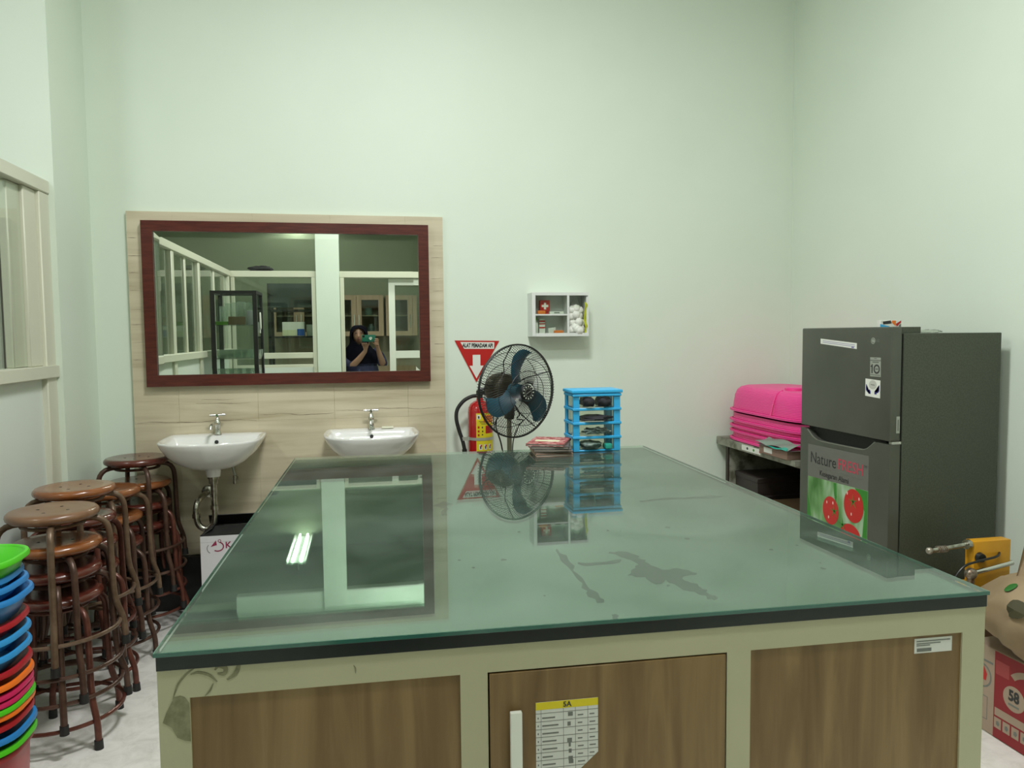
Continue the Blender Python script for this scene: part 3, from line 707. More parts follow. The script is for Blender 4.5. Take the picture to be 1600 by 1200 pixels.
def blade(rot):
    base = [(-60, -75), (-82, -175), (-75, -275), (-42, -345), (25, -382), (85, -368), (124, -338), (100, -300), (82, -268), (52, -215), (38, -150), (48, -75)]
    P = [(x*1.18*.000546, -y*.000546) for x, y in base]
    cl = catmull([(x, y, 0) for x, y in P]+[(P[0][0], P[0][1], 0)], 4)[:-1]
    mb = MB(); c, s_ = math.cos(rot), math.sin(rot)
    def tr(x, y, d): return FC+FR*(x*c-y*s_)+FU*(x*s_+y*c)+AX*d
    half = len(cl)//2
    L1 = cl[:half]; R1 = cl[half:][::-1]
    n = 14; rows = []
    for i in range(n+1):
        f = i/n; a = L1[min(int(f*(len(L1)-1)), len(L1)-1)]; b_ = R1[min(int(f*(len(R1)-1)), len(R1)-1)]
        rows.append([(a.lerp(b_, j/6)) for j in range(7)])
    for sgn in (0, 1):
        V = [[mb.bm.verts.new(tr(p.x, p.y, .020-.030*(j/6)+.008*math.sin(PI*j/6)-.002*sgn)) for j, p in enumerate(rw)] for rw in rows]
        for i in range(n):
            for j in range(6):
                try: mb.bm.faces.new((V[i][j], V[i+1][j], V[i+1][j+1], V[i][j+1]))
                except ValueError: pass
    return mb
for k in range(3): blade(-k*2*PI/3).build('blade', 'fanblue', t)
MB().cyl(FC-AX*.03, FC+AX*.035, .040, .034, 24).build('blade_hub', 'fanblue', t)
mo = MB(); rings = []
for d, rad in ((-.06, .040), (-.07, .070), (-.085, .080), (-.15, .082), (-.175, .076), (-.195, .05), (-.20, .01)):
    rings.append([fp(rad, 2*PI*i/28, d) for i in range(28)])
mo.loft(rings).build('motor_housing', 'bronze', t, ang=60)
for a in (.4, 1.7, 2.9, 4.1, 5.3):
    MB().tube([fp(.072, a, -.09), fp(.14, a, -.092), fp(CR-.002, a, -.006)], .003, 6).build('grille_arm', 'fanblack', t)
MB().cyl(fp(.088, PI/2, -.12), fp(.074, PI/2, -.12), .008, .011, 12).build('swing_knob', 'bronze', t)
px, pyy = .728, 3.835
MB().tube([(px, pyy, 1.10), (px+.003, pyy-.005, 1.06), (px, pyy, 1.02)], .026, 14, 3).build('neck', 'bronze', t)
MB().cyl((px, pyy, .035), (px, pyy, 1.04), .0125, n=16).build('pole', 'pole', t)
MB().cyl((px, pyy, .45), (px, pyy, .51), .020, n=16).build('pole_collar', 'fanblack', t)
MB().lathe([(.20, 0), (.20, .012), (.17, .025), (.05, .035), (.025, .05)], (px, pyy, 0), 36).build('base', 'fanblack', t)
MB().tube([(px-.02, pyy-.02, 1.08), (px-.065, pyy-.03, 1.03), (px-.075, pyy-.03, .98), (px-.045, pyy-.02, .88), (px-.02, pyy+.02, .70), (px-.05, pyy+.05, .4), (px-.1, pyy+.1, .03)], .004, 8, 6).build('power_cord', 'fanblack', t)
MB().tube([(px+.02, pyy-.03, 1.10), (px+.045, pyy-.05, 1.05), (px+.03, pyy-.05, 1.02), (px+.06, pyy-.06, 1.015), (px+.04, pyy-.04, .98), (px+.02, pyy, .90), (px+.015, pyy, .8)], .003, 7, 6).build('switch_cord', 'fanblack', t)

# ---------------------------------------------------------------- extinguisher and its sign
ex, ey = .632, 4.205
t = thing('fire_extinguisher', 'red fire extinguisher with yellow label hanging behind the fan', 'extinguisher', (ex, ey, .56))
EXP = [(.060, .56), (.067, .566), (.069, .58), (.069, 1.02), (.066, 1.045), (.055, 1.066), (.035, 1.080), (.020, 1.086), (.018, 1.10)]
MB().lathe(EXP, (ex, ey, 0), 40).build('cylinder', 'extred', t, ang=50)
MB().cyl((ex, ey, 1.095), (ex, ey, 1.135), .016, n=16).box(ex-.02, ex+.035, ey-.012, ey+.012, 1.115, 1.14, bev=.003, seg=1).build('valve', 'fanblack', t)
MB().tube([(ex-.01, ey, 1.142), (ex+.03, ey, 1.152), (ex+.075, ey, 1.165)], .007, 8, 3).tube([(ex+.01, ey, 1.128), (ex+.05, ey, 1.122), (ex+.08, ey, 1.105)], .007, 8, 3).build('squeeze_handle', 'fanblack', t)
MB().tube([(ex-.012, ey-.004, 1.112), (ex-.05, ey-.012, 1.108), (ex-.095, ey-.018, 1.085), (ex-.130, ey-.02, 1.04), (ex-.137, ey-.02, .99), (ex-.125, ey-.02, .93), (ex-.103, ey-.02, .86), (ex-.092, ey-.02, .80), (ex-.088, ey-.02, .74)], .0105, 10, 6).build('hose', 'rubber', t)
MB().cyl((ex-.094, ey-.02, .815), (ex-.089, ey-.02, .74), .014, .016, 12).build('nozzle', 'fanblack', t)
def cpatch(mb, a0, a1, z0, z1, rad, n=10):
    f = lambda u_, v: (ex+rad*math.sin(a0+(a1-a0)*u_), ey-rad*math.cos(a0+(a1-a0)*u_), z0+(z1-z0)*v)
    return mb.grid(n, 2, f)
VA = .14  # direction of the viewer
lab = cpatch(MB(), -.62+VA, 1.4+VA, .805, 1.018, .0695, 18).build('label', 'yellow', t)
cpatch(MB(), .15+VA, 1.4+VA, .905, .948, .0698).build('red_box', 'red', lab)
cpatch(MB(), -.02+VA, 1.2+VA, .965, 1.008, .0698).build('warning_box', 'orange', lab)
cpatch(MB(), -.55+VA, -.25+VA, .985, 1.010, .0698).build('emblem_box', 'signwhite', lab)
g = MB()
for a, z in ((-.4, .996),): cpatch(g, a-.06+VA, a+.06+VA, z-.007, z+.007, .0701, 4)
for z, a, b_ in ((.973, -.4, .3), (.966, -.3, .4), (.958, -.2, .3), (.985, .1, .8), (.995, .15, .9), (.925, .25, .95), (.936, .25, .9), (.915, .25, .8)): cpatch(g, a+VA, b_+VA, z-.0012, z+.0012, .0702, 6)
for a, z in ((-.12, .94), (-.10, .918), (-.12, .90)): cpatch(g, a-.05+VA, a+.05+VA, z-.005, z+.004, .0701, 4)
g.build('printed_lines', 'ink', lab)
g = MB()
for a, z in ((-.42, .94), (-.42, .918), (-.42, .897)): cpatch(g, a-.07+VA, a+.07+VA, z-.006, z+.006, .0700, 4)
g.build('red_marks', 'red', lab)
for a in (-.28, .12, .55):
    g = cpatch(MB(), a-.13+VA, a+.13+VA, .815, .845, .0700, 6).build('pictogram', 'signwhite', lab)
    cpatch(MB(), a-.05+VA, a+.06+VA, .820, .836, .0702, 4).build('pictogram_mark', 'ink', g)
    cpatch(MB(), a+.0+VA, a+.12+VA, .832, .843, .0703, 4).build('pictogram_spot', 'red', g)
bd = MB(); rings = []
for z in (.866, .882):
    pass
N_ = 36
bd.loft([[(ex+.0715*math.cos(2*PI*i/N_), ey+.0715*math.sin(2*PI*i/N_), z) for i in range(N_)] for z in (.866, .882)], False, False)
bd.box(ex-.106, ex-.066, ey-.030, ey-.022, .864, .884)
bd.build('holding_band', 'band', t)
MB().box(ex-.03, ex+.03, ey+.068, 4.299, .80, .95).build('wall_bracket', 'band', t)

t = thing('fire_sign', 'red triangular fire equipment sign on the wall above the extinguisher', 'sign', (.63, D, 1.18))
O = (0, D-.001, 0)
tri = [(.505, 1.4215), (.762, 1.4165), (.6265, 1.181)]
MB().prism(tri, O, X, Z, .003).build('sign_plate', 'red', t)
MB().prism([(.537, 1.412), (.733, 1.4085), (.731, 1.371), (.559, 1.3735)], (0, D-.0045, 0), X, Z, .0006).build('text_panel', 'signwhite', t)
text('lettering', 'ALAT PEMADAM API', .031, 'ink', t, (.6365, D-.0056, 1.3905), (1, 0, -.017), (.0, 0, 1), xs=.62, bold=.0014)
MB().prism([(.607, 1.338), (.651, 1.338), (.651, 1.276), (.669, 1.276), (.6275, 1.203), (.588, 1.276), (.607, 1.276)], (0, D-.0045, 0), X, Z, .0006).build('arrow', 'signwhite', t)

# ---------------------------------------------------------------- first aid cabinet
ax0, ax1, az0, az1, ay = .931, 1.262, 1.439, 1.686, 4.18
t = thing('first_aid_cabinet', 'white wall cabinet with glass front holding first aid supplies', 'cabinet', ((ax0+ax1)/2, D, az0))
sh = MB(); th = .012
sh.box(ax0, ax0+th, ay+.008, D, az0, az1); sh.box(ax1-th, ax1, ay+.008, D, az0, az1)
sh.box(ax0+th, ax1-th, ay+.008, D, az1-th, az1); sh.box(ax0+th, ax1-th, ay+.008, D, az0, az0+th)
sh.build('shell', 'white', t)
MB().box(ax0+th, ax1-th, D-.006, D-.001, az0+th, az1-th).build('back_board', 'white', t)
fr = MB()
fr.box(ax0, ax0+.020, ay, ay+.008, az0, az1, bev=.001, seg=1); fr.box(ax0+.02, ax1, ay, ay+.008, az0, az0+.019); fr.box(ax0+.02, ax1, ay, ay+.008, az1-.016, az1)
fr.box(1.135, 1.147, ay, ay+.008, az0+.019, az1-.016); fr.box(ax1-.006, ax1, ay, ay+.008, az0+.019, az1-.016)
fr.build('front_frame', 'white', t)
MB().box(1.137, 1.145, ay+.008, D-.006, az0+th, az1-th).build('divider', 'white', t)
MB().box(ax0+th, 1.137, ay+.001, D-.006, az0+.118, az0+.126).build('shelf', 'white', t)
MB().box(ax0+.02, 1.135, ay+.003, ay+.005, az0+.019, az1-.016).build('glass_front', 'pane', t)
sz = az0+.1262; bz2 = az0+th+.0002
k = thing('first_aid_box', 'small red box with white cross on the cabinet shelf', 'box', (1.007, 4.25, sz))
MB().box(.988, 1.045, 4.225, 4.265, sz+.014, sz+.080, bev=.003).box(.994, 1.04, 4.23, 4.26, sz, sz+.014).build('body', 'red', k)
MB().prism([(a-1.5, b_-1.5) and (1.016+(a-1.5)*.0127, sz+.0465+(b_-1.5)*.0127) for a, b_ in ((1, 0), (2, 0), (2, 1), (3, 1), (3, 2), (2, 2), (2, 3), (1, 3), (1, 2), (0, 2), (0, 1), (1, 1))], (0, 4.2248, 0), X, Z, .001).build('white_cross', 'signwhite', k)
tag(MB().box(.966, 1.012, 4.192, 4.216, sz, sz+.020, bev=.005).build('orange_packet', 'orange', None), 'orange packet before the red first aid box', 'packet')
k = thing('ointment_tube_box', 'flat white ointment box on the cabinet shelf', 'box', (1.08, 4.21, sz))
MB().box(1.038, 1.120, 4.20, 4.225, sz, sz+.015, bev=.001, seg=1).build('body', 'signwhite', k)
plate('print_band', 'inkgrey', k, (1.075, 4.20, sz+.008), X, Z, -.012, .02, -.003, .003)
k = thing('green_cap_bottle', 'white bottle with green cap low in the cabinet', 'bottle', (.962, 4.23, bz2))
MB().lathe([(.013, 0), (.014, .004), (.014, .065), (.007, .075), (.007, .082)], (.962, 4.23, bz2), 18).build('body', 'signwhite', k)
MB().cyl((.962, 4.23, bz2+.080), (.962, 4.23, bz2+.097), .0085, n=14).build('cap', 'limegreen', k)
k = thing('medicine_box', 'tall white medicine box with red bands in the cabinet', 'box', (1.0, 4.24, bz2))
MB().box(.982, 1.016, 4.225, 4.250, bz2, bz2+.088, bev=.001, seg=1).build('body', 'signwhite', k)
for a, b_ in ((.070, .078), (.056, .062), (.034, .042)): plate('red_band', 'red', k, (0, 4.225, bz2), X, Z, .982, 1.016, a, b_)
tag(MB().prism([(-.022, 0), (.014, 0), (.022, .040), (-.024, .034)], (1.06, 4.235, bz2), X, (0, .15, 1), .004).build('folded_leaflet', 'paper', None), 'folded white leaflet leaning in the cabinet', 'leaflet')
tag(MB().box(1.065, 1.118, 4.20, 4.222, bz2, bz2+.022, bev=.003).build('orange_box', 'orange', None), 'small orange box low in the cabinet', 'box')
rg = random.Random(12)
k = thing('cotton_bag', 'clear bag of white cotton balls in the open cabinet side', 'bag', (1.19, 4.20, bz2))
cb = [(1.168, 4.21, .022), (1.200, 4.195, .026), (1.225, 4.215, .026), (1.176, 4.22, .062), (1.208, 4.20, .066), (1.228, 4.22, .06), (1.168, 4.215, .10), (1.192, 4.205, .108), (1.212, 4.215, .10), (1.17, 4.215, .135), (1.196, 4.21, .142), (1.214, 4.215, .132), (1.187, 4.20, .035), (1.21, 4.19, .018)]
for i, (x, y, z) in enumerate(cb):
    mb = MB().sphere((x, y, bz2+z+.002), .025, .02, .024, 14, 9).jitter(.0026, i); mb.build('cotton_ball', 'signwhite', k, ang=80)
mb = MB().loft([[(1.19+.036*sc*math.cos(2*PI*i/16), 4.21+.022*sc*math.sin(2*PI*i/16), bz2+z) for i in range(16)] for z, sc in ((.15, .9), (.175, .7), (.2, .35), (.215, .5))], False, False)
mb.jitter(.003, 3).build('bag_top', 'clear', k)
mb = MB().grid(6, 14, lambda a, b_: (1.234+.021*a+.004*math.sin(b_*9), 4.176+.018*a+.005*math.sin(b_*19), bz2+.004+.175*b_))
tag(mb.build('yellow_packet', mat('yellow_green_packet', (.55, .60, .01), .4), None), 'yellow green packet beside the cotton bag', 'packet')

# ---------------------------------------------------------------- refrigerator
fx, fbx, fy0, fy1 = 2.033, 2.088, 2.643, 3.265
t = thing('refrigerator', 'dark grey two door refrigerator against the right wall', 'fridge', (2.28, 2.95, 0))
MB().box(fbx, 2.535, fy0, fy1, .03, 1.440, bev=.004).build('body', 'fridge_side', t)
MB().box(2.080, fbx, fy0+.008, fy1-.008, .05, 1.435).build('gasket', 'gap', t)
for x in (2.14, 2.48):
    for y in (2.70, 3.2): MB().cyl((x, y, 0), (x, y, .03), .02, n=12).build('foot', 'rubber', t)
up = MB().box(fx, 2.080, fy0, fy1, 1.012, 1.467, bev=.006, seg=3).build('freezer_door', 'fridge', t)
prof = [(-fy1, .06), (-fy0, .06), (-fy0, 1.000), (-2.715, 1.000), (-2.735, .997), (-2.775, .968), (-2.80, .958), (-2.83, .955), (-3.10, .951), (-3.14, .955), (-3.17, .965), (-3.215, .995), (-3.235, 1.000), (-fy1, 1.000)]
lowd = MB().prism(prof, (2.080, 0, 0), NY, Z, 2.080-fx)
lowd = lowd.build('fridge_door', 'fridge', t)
MB().box(2.062, 2.079, 2.70, 3.24, .945, 1.006).build('handle_recess', 'gap', lowd)
pr = [(-2.735, .9985), (-2.775, .9695), (-2.80, .9595), (-2.83, .9565), (-3.10, .9525), (-3.14, .9565), (-3.17, .9665), (-3.215, .9965)]
MB().tube([(fx+.004, -a, z-.002) for a, z in pr], .004, 8, 2).build('handle_lip', mat('worn_lip', (.24, .25, .21), .3, .5), lowd)
MB().box(2.072, 2.168, 2.65, 2.70, 1.441, 1.466, bev=.002, seg=1).build('hinge_cover', 'fridge_side', t)
MB().box(2.045, 2.086, fy0+.001, fy0+.02, 1.001, 1.011).build('middle_hinge', 'band', t)
FO = lambda y, z: (fx-.0001, y, z)
R_ = NY
n1 = MB().prism([(-3.116, 1.419), (-2.858, 1.4005), (-2.858, 1.376), (-3.116, 1.396)], (fx, 0, 0), R_, Z, .0008).build('paper_strip', 'signwhite', up)
g = MB()
for o1 in (.006, .013): g.prism([(-3.10, 1.4165-o1), (-2.87, 1.4-o1), (-2.87, 1.398-o1), (-3.10, 1.4145-o1)], (fx-.0009, 0, 0), R_, Z, .0003)
g.prism([(-2.893, 1.386), (-2.876, 1.385), (-2.876, 1.379), (-2.893, 1.380)], (fx-.0009, 0, 0), R_, Z, .0003)
g.build('printed_lines', mat('violet_ink', (.25, .22, .42), .6), n1)
lg = MB().disc((fx, 2.754, 1.411), R_, Z, .013, .013, .001).build('round_emblem', 'silverlabel', up)
MB().ringplate((fx-.001, 2.754, 1.411), R_, Z, .0095, .0095, .0018, .0004, a0=.2, a1=5.6).build('emblem_ring', 'fridge_side', lg)
text('lettering', 'LG', .015, 'inkgrey', up, (fx, 2.726, 1.411), R_, Z, bold=.0003)
tn = MB().prism([(-2.770, 1.344), (-2.705, 1.344), (-2.703, 1.266), (-2.768, 1.266)], (fx, 0, 0), R_, Z, .0008).build('guarantee_label', 'silverlabel', up)
plate('grey_stripe', 'inkgrey', tn, (fx-.0008, 0, 0), R_, Z, -2.768, -2.705, 1.330, 1.334)
g = MB(); 
for a in ((-2.755, -2.717, 1.3235, 1.326), (-2.765, -2.708, 1.272, 1.2735), (-2.745, -2.73, 1.339, 1.341)): g.prism([(a[0], a[2]), (a[1], a[2]), (a[1], a[3]), (a[0], a[3])], (fx-.0008, 0, 0), R_, Z, .0003)
g.prism([(-2.767, 1.306), (-2.757, 1.316), (-2.753, 1.316), (-2.753, 1.279), (-2.760, 1.279), (-2.760, 1.304)], (fx-.0008, 0, 0), R_, Z, .0004)
g.ringplate((fx-.0008, 2.728, 1.297), R_, Z, .019, .019, .0065, .0004)
g.prism([(-2.737, 1.2955), (-2.719, 1.2955), (-2.719, 1.2985), (-2.737, 1.2985)], (fx-.0008, 0, 0), R_, Z, .0003)
g.build('number_ten', 'ink', tn)
hd = MB().prism([(-2.797, 1.2555), (-2.705, 1.252), (-2.705, 1.180), (-2.797, 1.184)], (fx, 0, 0), R_, Z, .0008).build('hands_sticker', 'signwhite', up)
MB().disc((fx-.0008, 2.750, 1.232), R_, Z, .024, .019, .0003).build('grey_circle', mat('pale_grey_print', (.50, .50, .45), .5), hd)
g = MB().prism([(-2.762, 1.231), (-2.738, 1.2295), (-2.738, 1.2325), (-2.762, 1.234)], (fx-.0012, 0, 0), R_, Z, .0002); g.build('small_print', 'inkgrey', hd)
for s_ in (-1, 1):
    q = lambda a, z: (-2.751+s_*a, z)
    g = MB().prism([q(.012, 1.194), q(.025, 1.194), q(.027, 1.203), q(.038, 1.212), q(.038, 1.232), q(.0415, 1.232), q(.0415, 1.209), q(.032, 1.200), q(.028, 1.208), q(.018, 1.212), q(.012, 1.205)], (fx-.0008, 0, 0), R_, Z, .0004)
    g.build('blue_hand', 'navyink', hd)
plate('edge_label', 'silverlabel', up, (2.055, fy0-.0001, 1.10), X, Z, .006, .021, -.055, .012)
plate('edge_label_text', 'inkgrey', up, (2.055, fy0-.0011, 1.10), X, Z, .011, .016, -.045, .000)
# poster
PO = (fx, 0, 0)
ps = MB().prism([(-3.201, .55), (-2.765, .55), (-2.765, .936), (-3.201, .928)], PO, R_, Z, .0008).build('poster', 'poster_grey', lowd)
text('lettering_dark', 'Nature', .074, 'ink', ps, (fx-.0012, 3.082, .868), R_, Z, xs=.92)
text('lettering_red', 'FRESH', .068, 'pinktext', ps, (fx-.0012, 2.885, .868), R_, Z, xs=.95, bold=.0004)
text('trade_mark', 'TM', .014, 'ink', ps, (fx-.0012, 2.785, .888), R_, Z)
plate('rule', 'inkgrey', ps, (fx-.0008, 0, 0), R_, Z, -3.175, -2.80, .8315, .833)
text('subtitle', 'Kesegaran Alami', .034, 'ink', ps, (fx-.0012, 3.0, .806), R_, Z, xs=.93, bold=.0004)
pic = MB().prism([(-3.199, .551), (-2.766, .551), (-2.766, .790), (-3.199, .777)], (fx-.0008, 0, 0), R_, Z, .0005).build('leaf_picture', 'poster_photo', ps)
PY = fx-.0014
for poly in ([(-3.0, .78), (-2.98, .783), (-2.975, .72), (-2.98, .69), (-2.995, .73)], [(-2.85, .787), (-2.767, .789), (-2.767, .56), (-2.80, .56), (-2.785, .70)], [(-3.2, .70), (-3.185, .66), (-3.16, .56), (-3.2, .56)]):
    MB().prism(poly, (PY, 0, 0), R_, Z, .0003).build('leaf_shape', 'leafgreen', pic)
def tomato(y, z, rx, ry, k):
    tm = MB().disc((PY-.0003-.0003*k, y, z), R_, Z, rx, ry, .0004, 32).build('tomato_shape', 'tomato', pic)
for k, (y, z, rx, ry) in enumerate(((2.875, .575, .068, .05), (3.018, .652, .058, .063), (2.857, .708, .066, .072))): tomato(y, z, rx, ry, k)
for y, z, s_ in ((2.99, .655, .02), (2.86, .725, .022), (2.93, .61, .02)):
    g = MB()
    for a in range(5):
        an = a*2*PI/5+.4; g.prism([(-y+.004*math.cos(an+1.6), z+.004*math.sin(an+1.6)), (-y+s_*1.5*math.cos(an), z+s_*1.5*math.sin(an)), (-y+.004*math.cos(an-1.6), z+.004*math.sin(an-1.6))], (PY-.0013, 0, 0), R_, Z, .0003)
    g.build('stalk_shape', 'leafgreen', pic)
for y, z in ((3.045, .685), (3.03, .62), (2.90, .755), (2.82, .745), (3.0, .69), (2.87, .67)):
    MB().disc((PY-.0016, y, z), R_, Z, .004, .007, .0002, 12).build('shine_shape', 'tomato_hi', pic)
# things on the fridge
bx = thing('snack_box', 'small blue, orange and white box on top of the fridge', 'box', (2.22, 2.90, 1.4405))
MB().box(2.165, 2.268, 2.89, 2.912, 1.4405, 1.496, bev=.001, seg=1).build('body', 'signwhite', bx)
g = lambda nm, mm, poly: MB().prism(poly, (2.165, 2.89, 1.4405), X, Z, .0006).build(nm, mm, bx)
g('blue_print', 'skyblue', [(0, 0), (.04, 0), (.045, .03), (0, .04)]); g('dark_print', 'ink', [(.012, .05), (.05, .055), (.055, .042), (.015, .038)])
g('orange_print', 'orange', [(.055, .046), (.075, .03), (.075, .0545), (.057, .0545)]); g('red_print', 'red', [(.075, .04), (.1, .054), (.1, .046), (.08, .028)])
g('navy_print', 'navyink', [(.06, .012), (.072, .01), (.075, .026), (.062, .028)]); g('grey_print', 'inkgrey', [(.085, .005), (.1, .02), (.1, .04), (.09, .035)])
lump('plastic_scrap', 'clear', 'crumpled clear plastic on top of the fridge', 'plastic', (2.26, 2.72, 1.447), .055, .03, .007, 21, amp=.3)

# ---------------------------------------------------------------- shelf unit with pink baskets
sx0, sx1, sy0, sy1 = 2.10, 2.585, 3.31, 4.285
t = thing('shelf_unit', 'low shelf unit with a worn grey top between fridge and back wall', 'shelf', (2.34, 3.8, 0))
MB().box(sx0, sx1, sy0, sy1, .775, .822, bev=.003, seg=1).build('top_board', 'mottle', t)
MB().box(sx0+.03, sx1, sy1-.11, sy1-.085, 0, .775).build('end_panel', 'mottle', t)
MB().box(sx0+.022, sx0+.03, sy1-.112, sy1-.083, 0, .775).build('panel_edge', 'darkwood', t)
MB().box(sx0+.03, sx1, sy0+.01, sy0+.035, 0, .775).build('end_panel', 'mottle', t)
MB().box(sx0+.02, sx1, sy0+.035, sy1-.112, .40, .42).build('shelf_board', 'kraft', t)
MB().box(sx0+.02, sx1, sy0+.035, sy1-.112, .05, .07).build('shelf_board', 'kraft', t)
MB().box(sx1-.01, sx1, sy0+.035, sy1-.112, .07, .775).build('back_board', 'darkwood', t)
lb = plate('edge_label', 'signwhite', t, (sx0, 0, 0), R_, Z, -3.965, -3.655, .785, .815)
for i, mm in enumerate(('ink', 'leafgreen', 'pinktext', 'ink')):
    MB().disc((sx0-.0008, 3.90-.07*i, .80), R_, Z, .011, .008, .0003, 6).build('pictogram', mm, lb)
for z, h, lbn, dy in ((.4205, .11, 'dark brown box at the bottom of the pair inside the shelf', 0), (.531, .10, 'dark brown lidded box on the other inside the shelf', .01)):
    k = thing('storage_box', lbn, 'box', (2.33, 4.02, z))
    MB().box(2.16, 2.50, 3.88+dy, 4.15, z, z+h, bev=.003).build('body', 'darkbox', k)
    MB().box(2.156, 2.504, 3.876+dy, 4.154, z+h-.03, z+h-.002, bev=.002, seg=1).build('lid', 'darkbox', k)
for i, (z, h, y0, y1) in enumerate(((.4205, .05, 3.38, 3.85), (.471, .045, 3.42, 3.84))):
    k = thing('flat_carton', ('flat brown carton lying on the shelf board', 'flat brown carton stacked on the lower carton')[i], 'carton', (2.3, 3.6, z))
    MB().box(2.15+.02*i, 2.52, y0, y1, z, z+h, bev=.002, seg=1).build('body', 'kraft', k)
    MB().box(2.148+.02*i, 2.152+.02*i, y0+.02, y1-.02, z+h*.45, z+h*.55).build('flap_seam', 'darkbox', k)
def pink_ring(a, b_, z, n=40, p=4.5):
    out = []
    for i in range(n):
        c, s_ = math.cos(2*PI*i/n), math.sin(2*PI*i/n)
        out.append((2.335+a*math.copysign(abs(c)**(2/p), c), 3.80+b_*math.copysign(abs(s_)**(2/p), s_), z))
    return out
rims = [.823, .870, .899, .934, .992]
names = ['pink plastic basket, upside down, lowest of the stack', 'pink plastic basket second from the bottom of the stack', 'pink plastic basket in the middle of the stack', 'pink plastic basket just under the topmost one', 'pink plastic basket with ribbed sides topmost on the stack']
for i, z in enumerate(rims):
    k = thing('pink_basket', names[i], 'basket', (2.335, 3.80, z), 'pink baskets stacked upside down')
    top = .150
    body = [(.222, .422, .004), (.218, .418, .05), (.212, .412, .095), (.202, .40, .125), (.185, .38, .142), (.16, .35, .150)]
    if i < len(rims)-1: body = body[:2]
    rr = [pink_ring(a, b_, z+h) for a, b_, h in body]
    MB().loft(rr, False, i == len(rims)-1).build('shell', 'pink', k, ang=60)
    MB().loft([pink_ring(.222, .422, z+.004), pink_ring(.236, .436, z+.004), pink_ring(.237, .437, z+.014), pink_ring(.225, .424, z+.017)], False, False).build('rim', 'pink', k)
    if i == len(rims)-1:
        MB().lathe([(.05, 0), (.05, .012), (.045, .018), (.02, .018)], (2.24, 3.66, z+.148), 12).build('foot_knob', 'pink', k)
        MB().tube([(2.1, 3.66, z+.02), (2.115, 3.66, z+.08), (2.135, 3.66, z+.13), (2.17, 3.66, z+.15)], .004, 6, 3).build('side_rib', 'pink', k)
k = thing('book_parcel', 'pinkish cardboard parcel with white label on the shelf top', 'parcel', (2.2, 3.5, .8222))
# stands on a free strip of the shelf front, in front of the baskets
k.location = (2.06, 3.46, .8222)
MB().box(2.02, 2.098, 3.36, 3.63, .8222, .868, bev=.003, seg=1).build('body', mat('pinkish_card', (.24, .15, .115), .7), k)
plate('label', 'paper', k, (2.02, 3.63, .845), R_, Z, .05, .13, -.012, .014)
# ledge that carries it
MB().box(2.045, sx0, 3.33, 3.66, .795, .822).build('pull_out_ledge', 'mottle', t)
mb = MB().grid(12, 10, lambda a, b_: (2.01+.085*b_, 3.34+.32*a, .8705+.012*abs(math.sin(a*5+b_*2))+.02*b_))
mb.grid(12, 10, lambda a, b_: (2.01+.085*b_, 3.34+.32*a, .8685))
tag(mb.build('plastic_folder', 'greybag', None), 'grey green plastic folder lying on the cardboard parcel', 'folder')
mb = MB().grid(10, 5, lambda a, b_: (2.006+.01*b_, 3.345+.20*a, .870+.003*math.sin(a*9)+.014*b_*(1-a)))
tag(mb.build('teal_sheet', 'teal', None), 'bright teal plastic sheet edge under the grey folder', 'sheet')

# ---------------------------------------------------------------- lower right: carton, bag, yellow machine
cx0, cy0, cy1, ch = 2.175, 1.74, 2.36, .318
t = thing('red_carton', 'red and tan printed carton on the floor at the table corner', 'carton', (2.37, 2.05, 0))
MB().box(cx0, cx0+.38, cy0, cy1, 0.001, ch, bev=.003, seg=1).build('body', 'cartontan', t)
CO = (cx0, 0, 0)
rd = MB().prism([(-2.252, .004), (-cy0-.004, .004), (-cy0-.004, ch-.003), (-2.252, ch-.003)], CO, R_, Z, .0008).build('red_print', 'cartonred', t)
CP = (cx0-.0008, 0, 0)
plate('card_band', 'cartontan', rd, CP, R_, Z, -2.247, -1.76, .085, .113, .0004)
for i in range(5):
    y = 2.236-.037*i
    q = plate('care_symbol', 'cartontan', rd, CP, R_, Z, -y-.012, -y+.018, .040, .078, .0004)
    MB().disc((cx0-.0013, y-.004, .058), R_, Z, .008, .010, .0003, 5).build('symbol_mark', 'inkgrey', q)
ov = MB().disc((cx0-.0008, 2.168, .176), R_, Z, .045, .044, .0005, 28).build('white_oval', 'cartontan', rd)
text('lettering', '58', .052, 'ink', ov, (cx0-.0015, 2.168, .184), R_, Z, xs=.85, bold=.0022)
plate('small_print', 'inkgrey', ov, (cx0-.0013, 2.168, .153), R_, Z, -.022, .022, -.004, .003, .0003)
MB().ringplate((cx0-.0008, 2.10, .205), R_, Z, .105, .085, .022, .0005, a0=.6, a1=2.5).build('pale_swoosh', 'cartontan', rd)
plate('dark_tab', mat('dull_red_print', (.33, .05, .05), .6), rd, CP, R_, Z, -2.247, -2.19, .235, .285, .0003)
cr = MB().ringplate((cx0, 2.310, .205), R_, Z, .045, .045, .006, .0006).build('ring_mark', 'inkgrey', t)
MB().prism([(-2.325, .19), (-2.29, .19), (-2.285, .215), (-2.30, .24), (-2.305, .205)], CP, R_, Z, .0004).build('red_mark', 'red', t)
g = MB().ringplate((cx0, 2.305, .09), R_, Z, .035, .06, .003, .0005, 4, PI/4, PI/4+2*PI); g.build('box_mark', 'inkgrey', t)
plate('top_text', 'inkgrey', t, (cx0, 2.29, .27), R_, Z, -.02, .03, -.012, -.004, .0004)

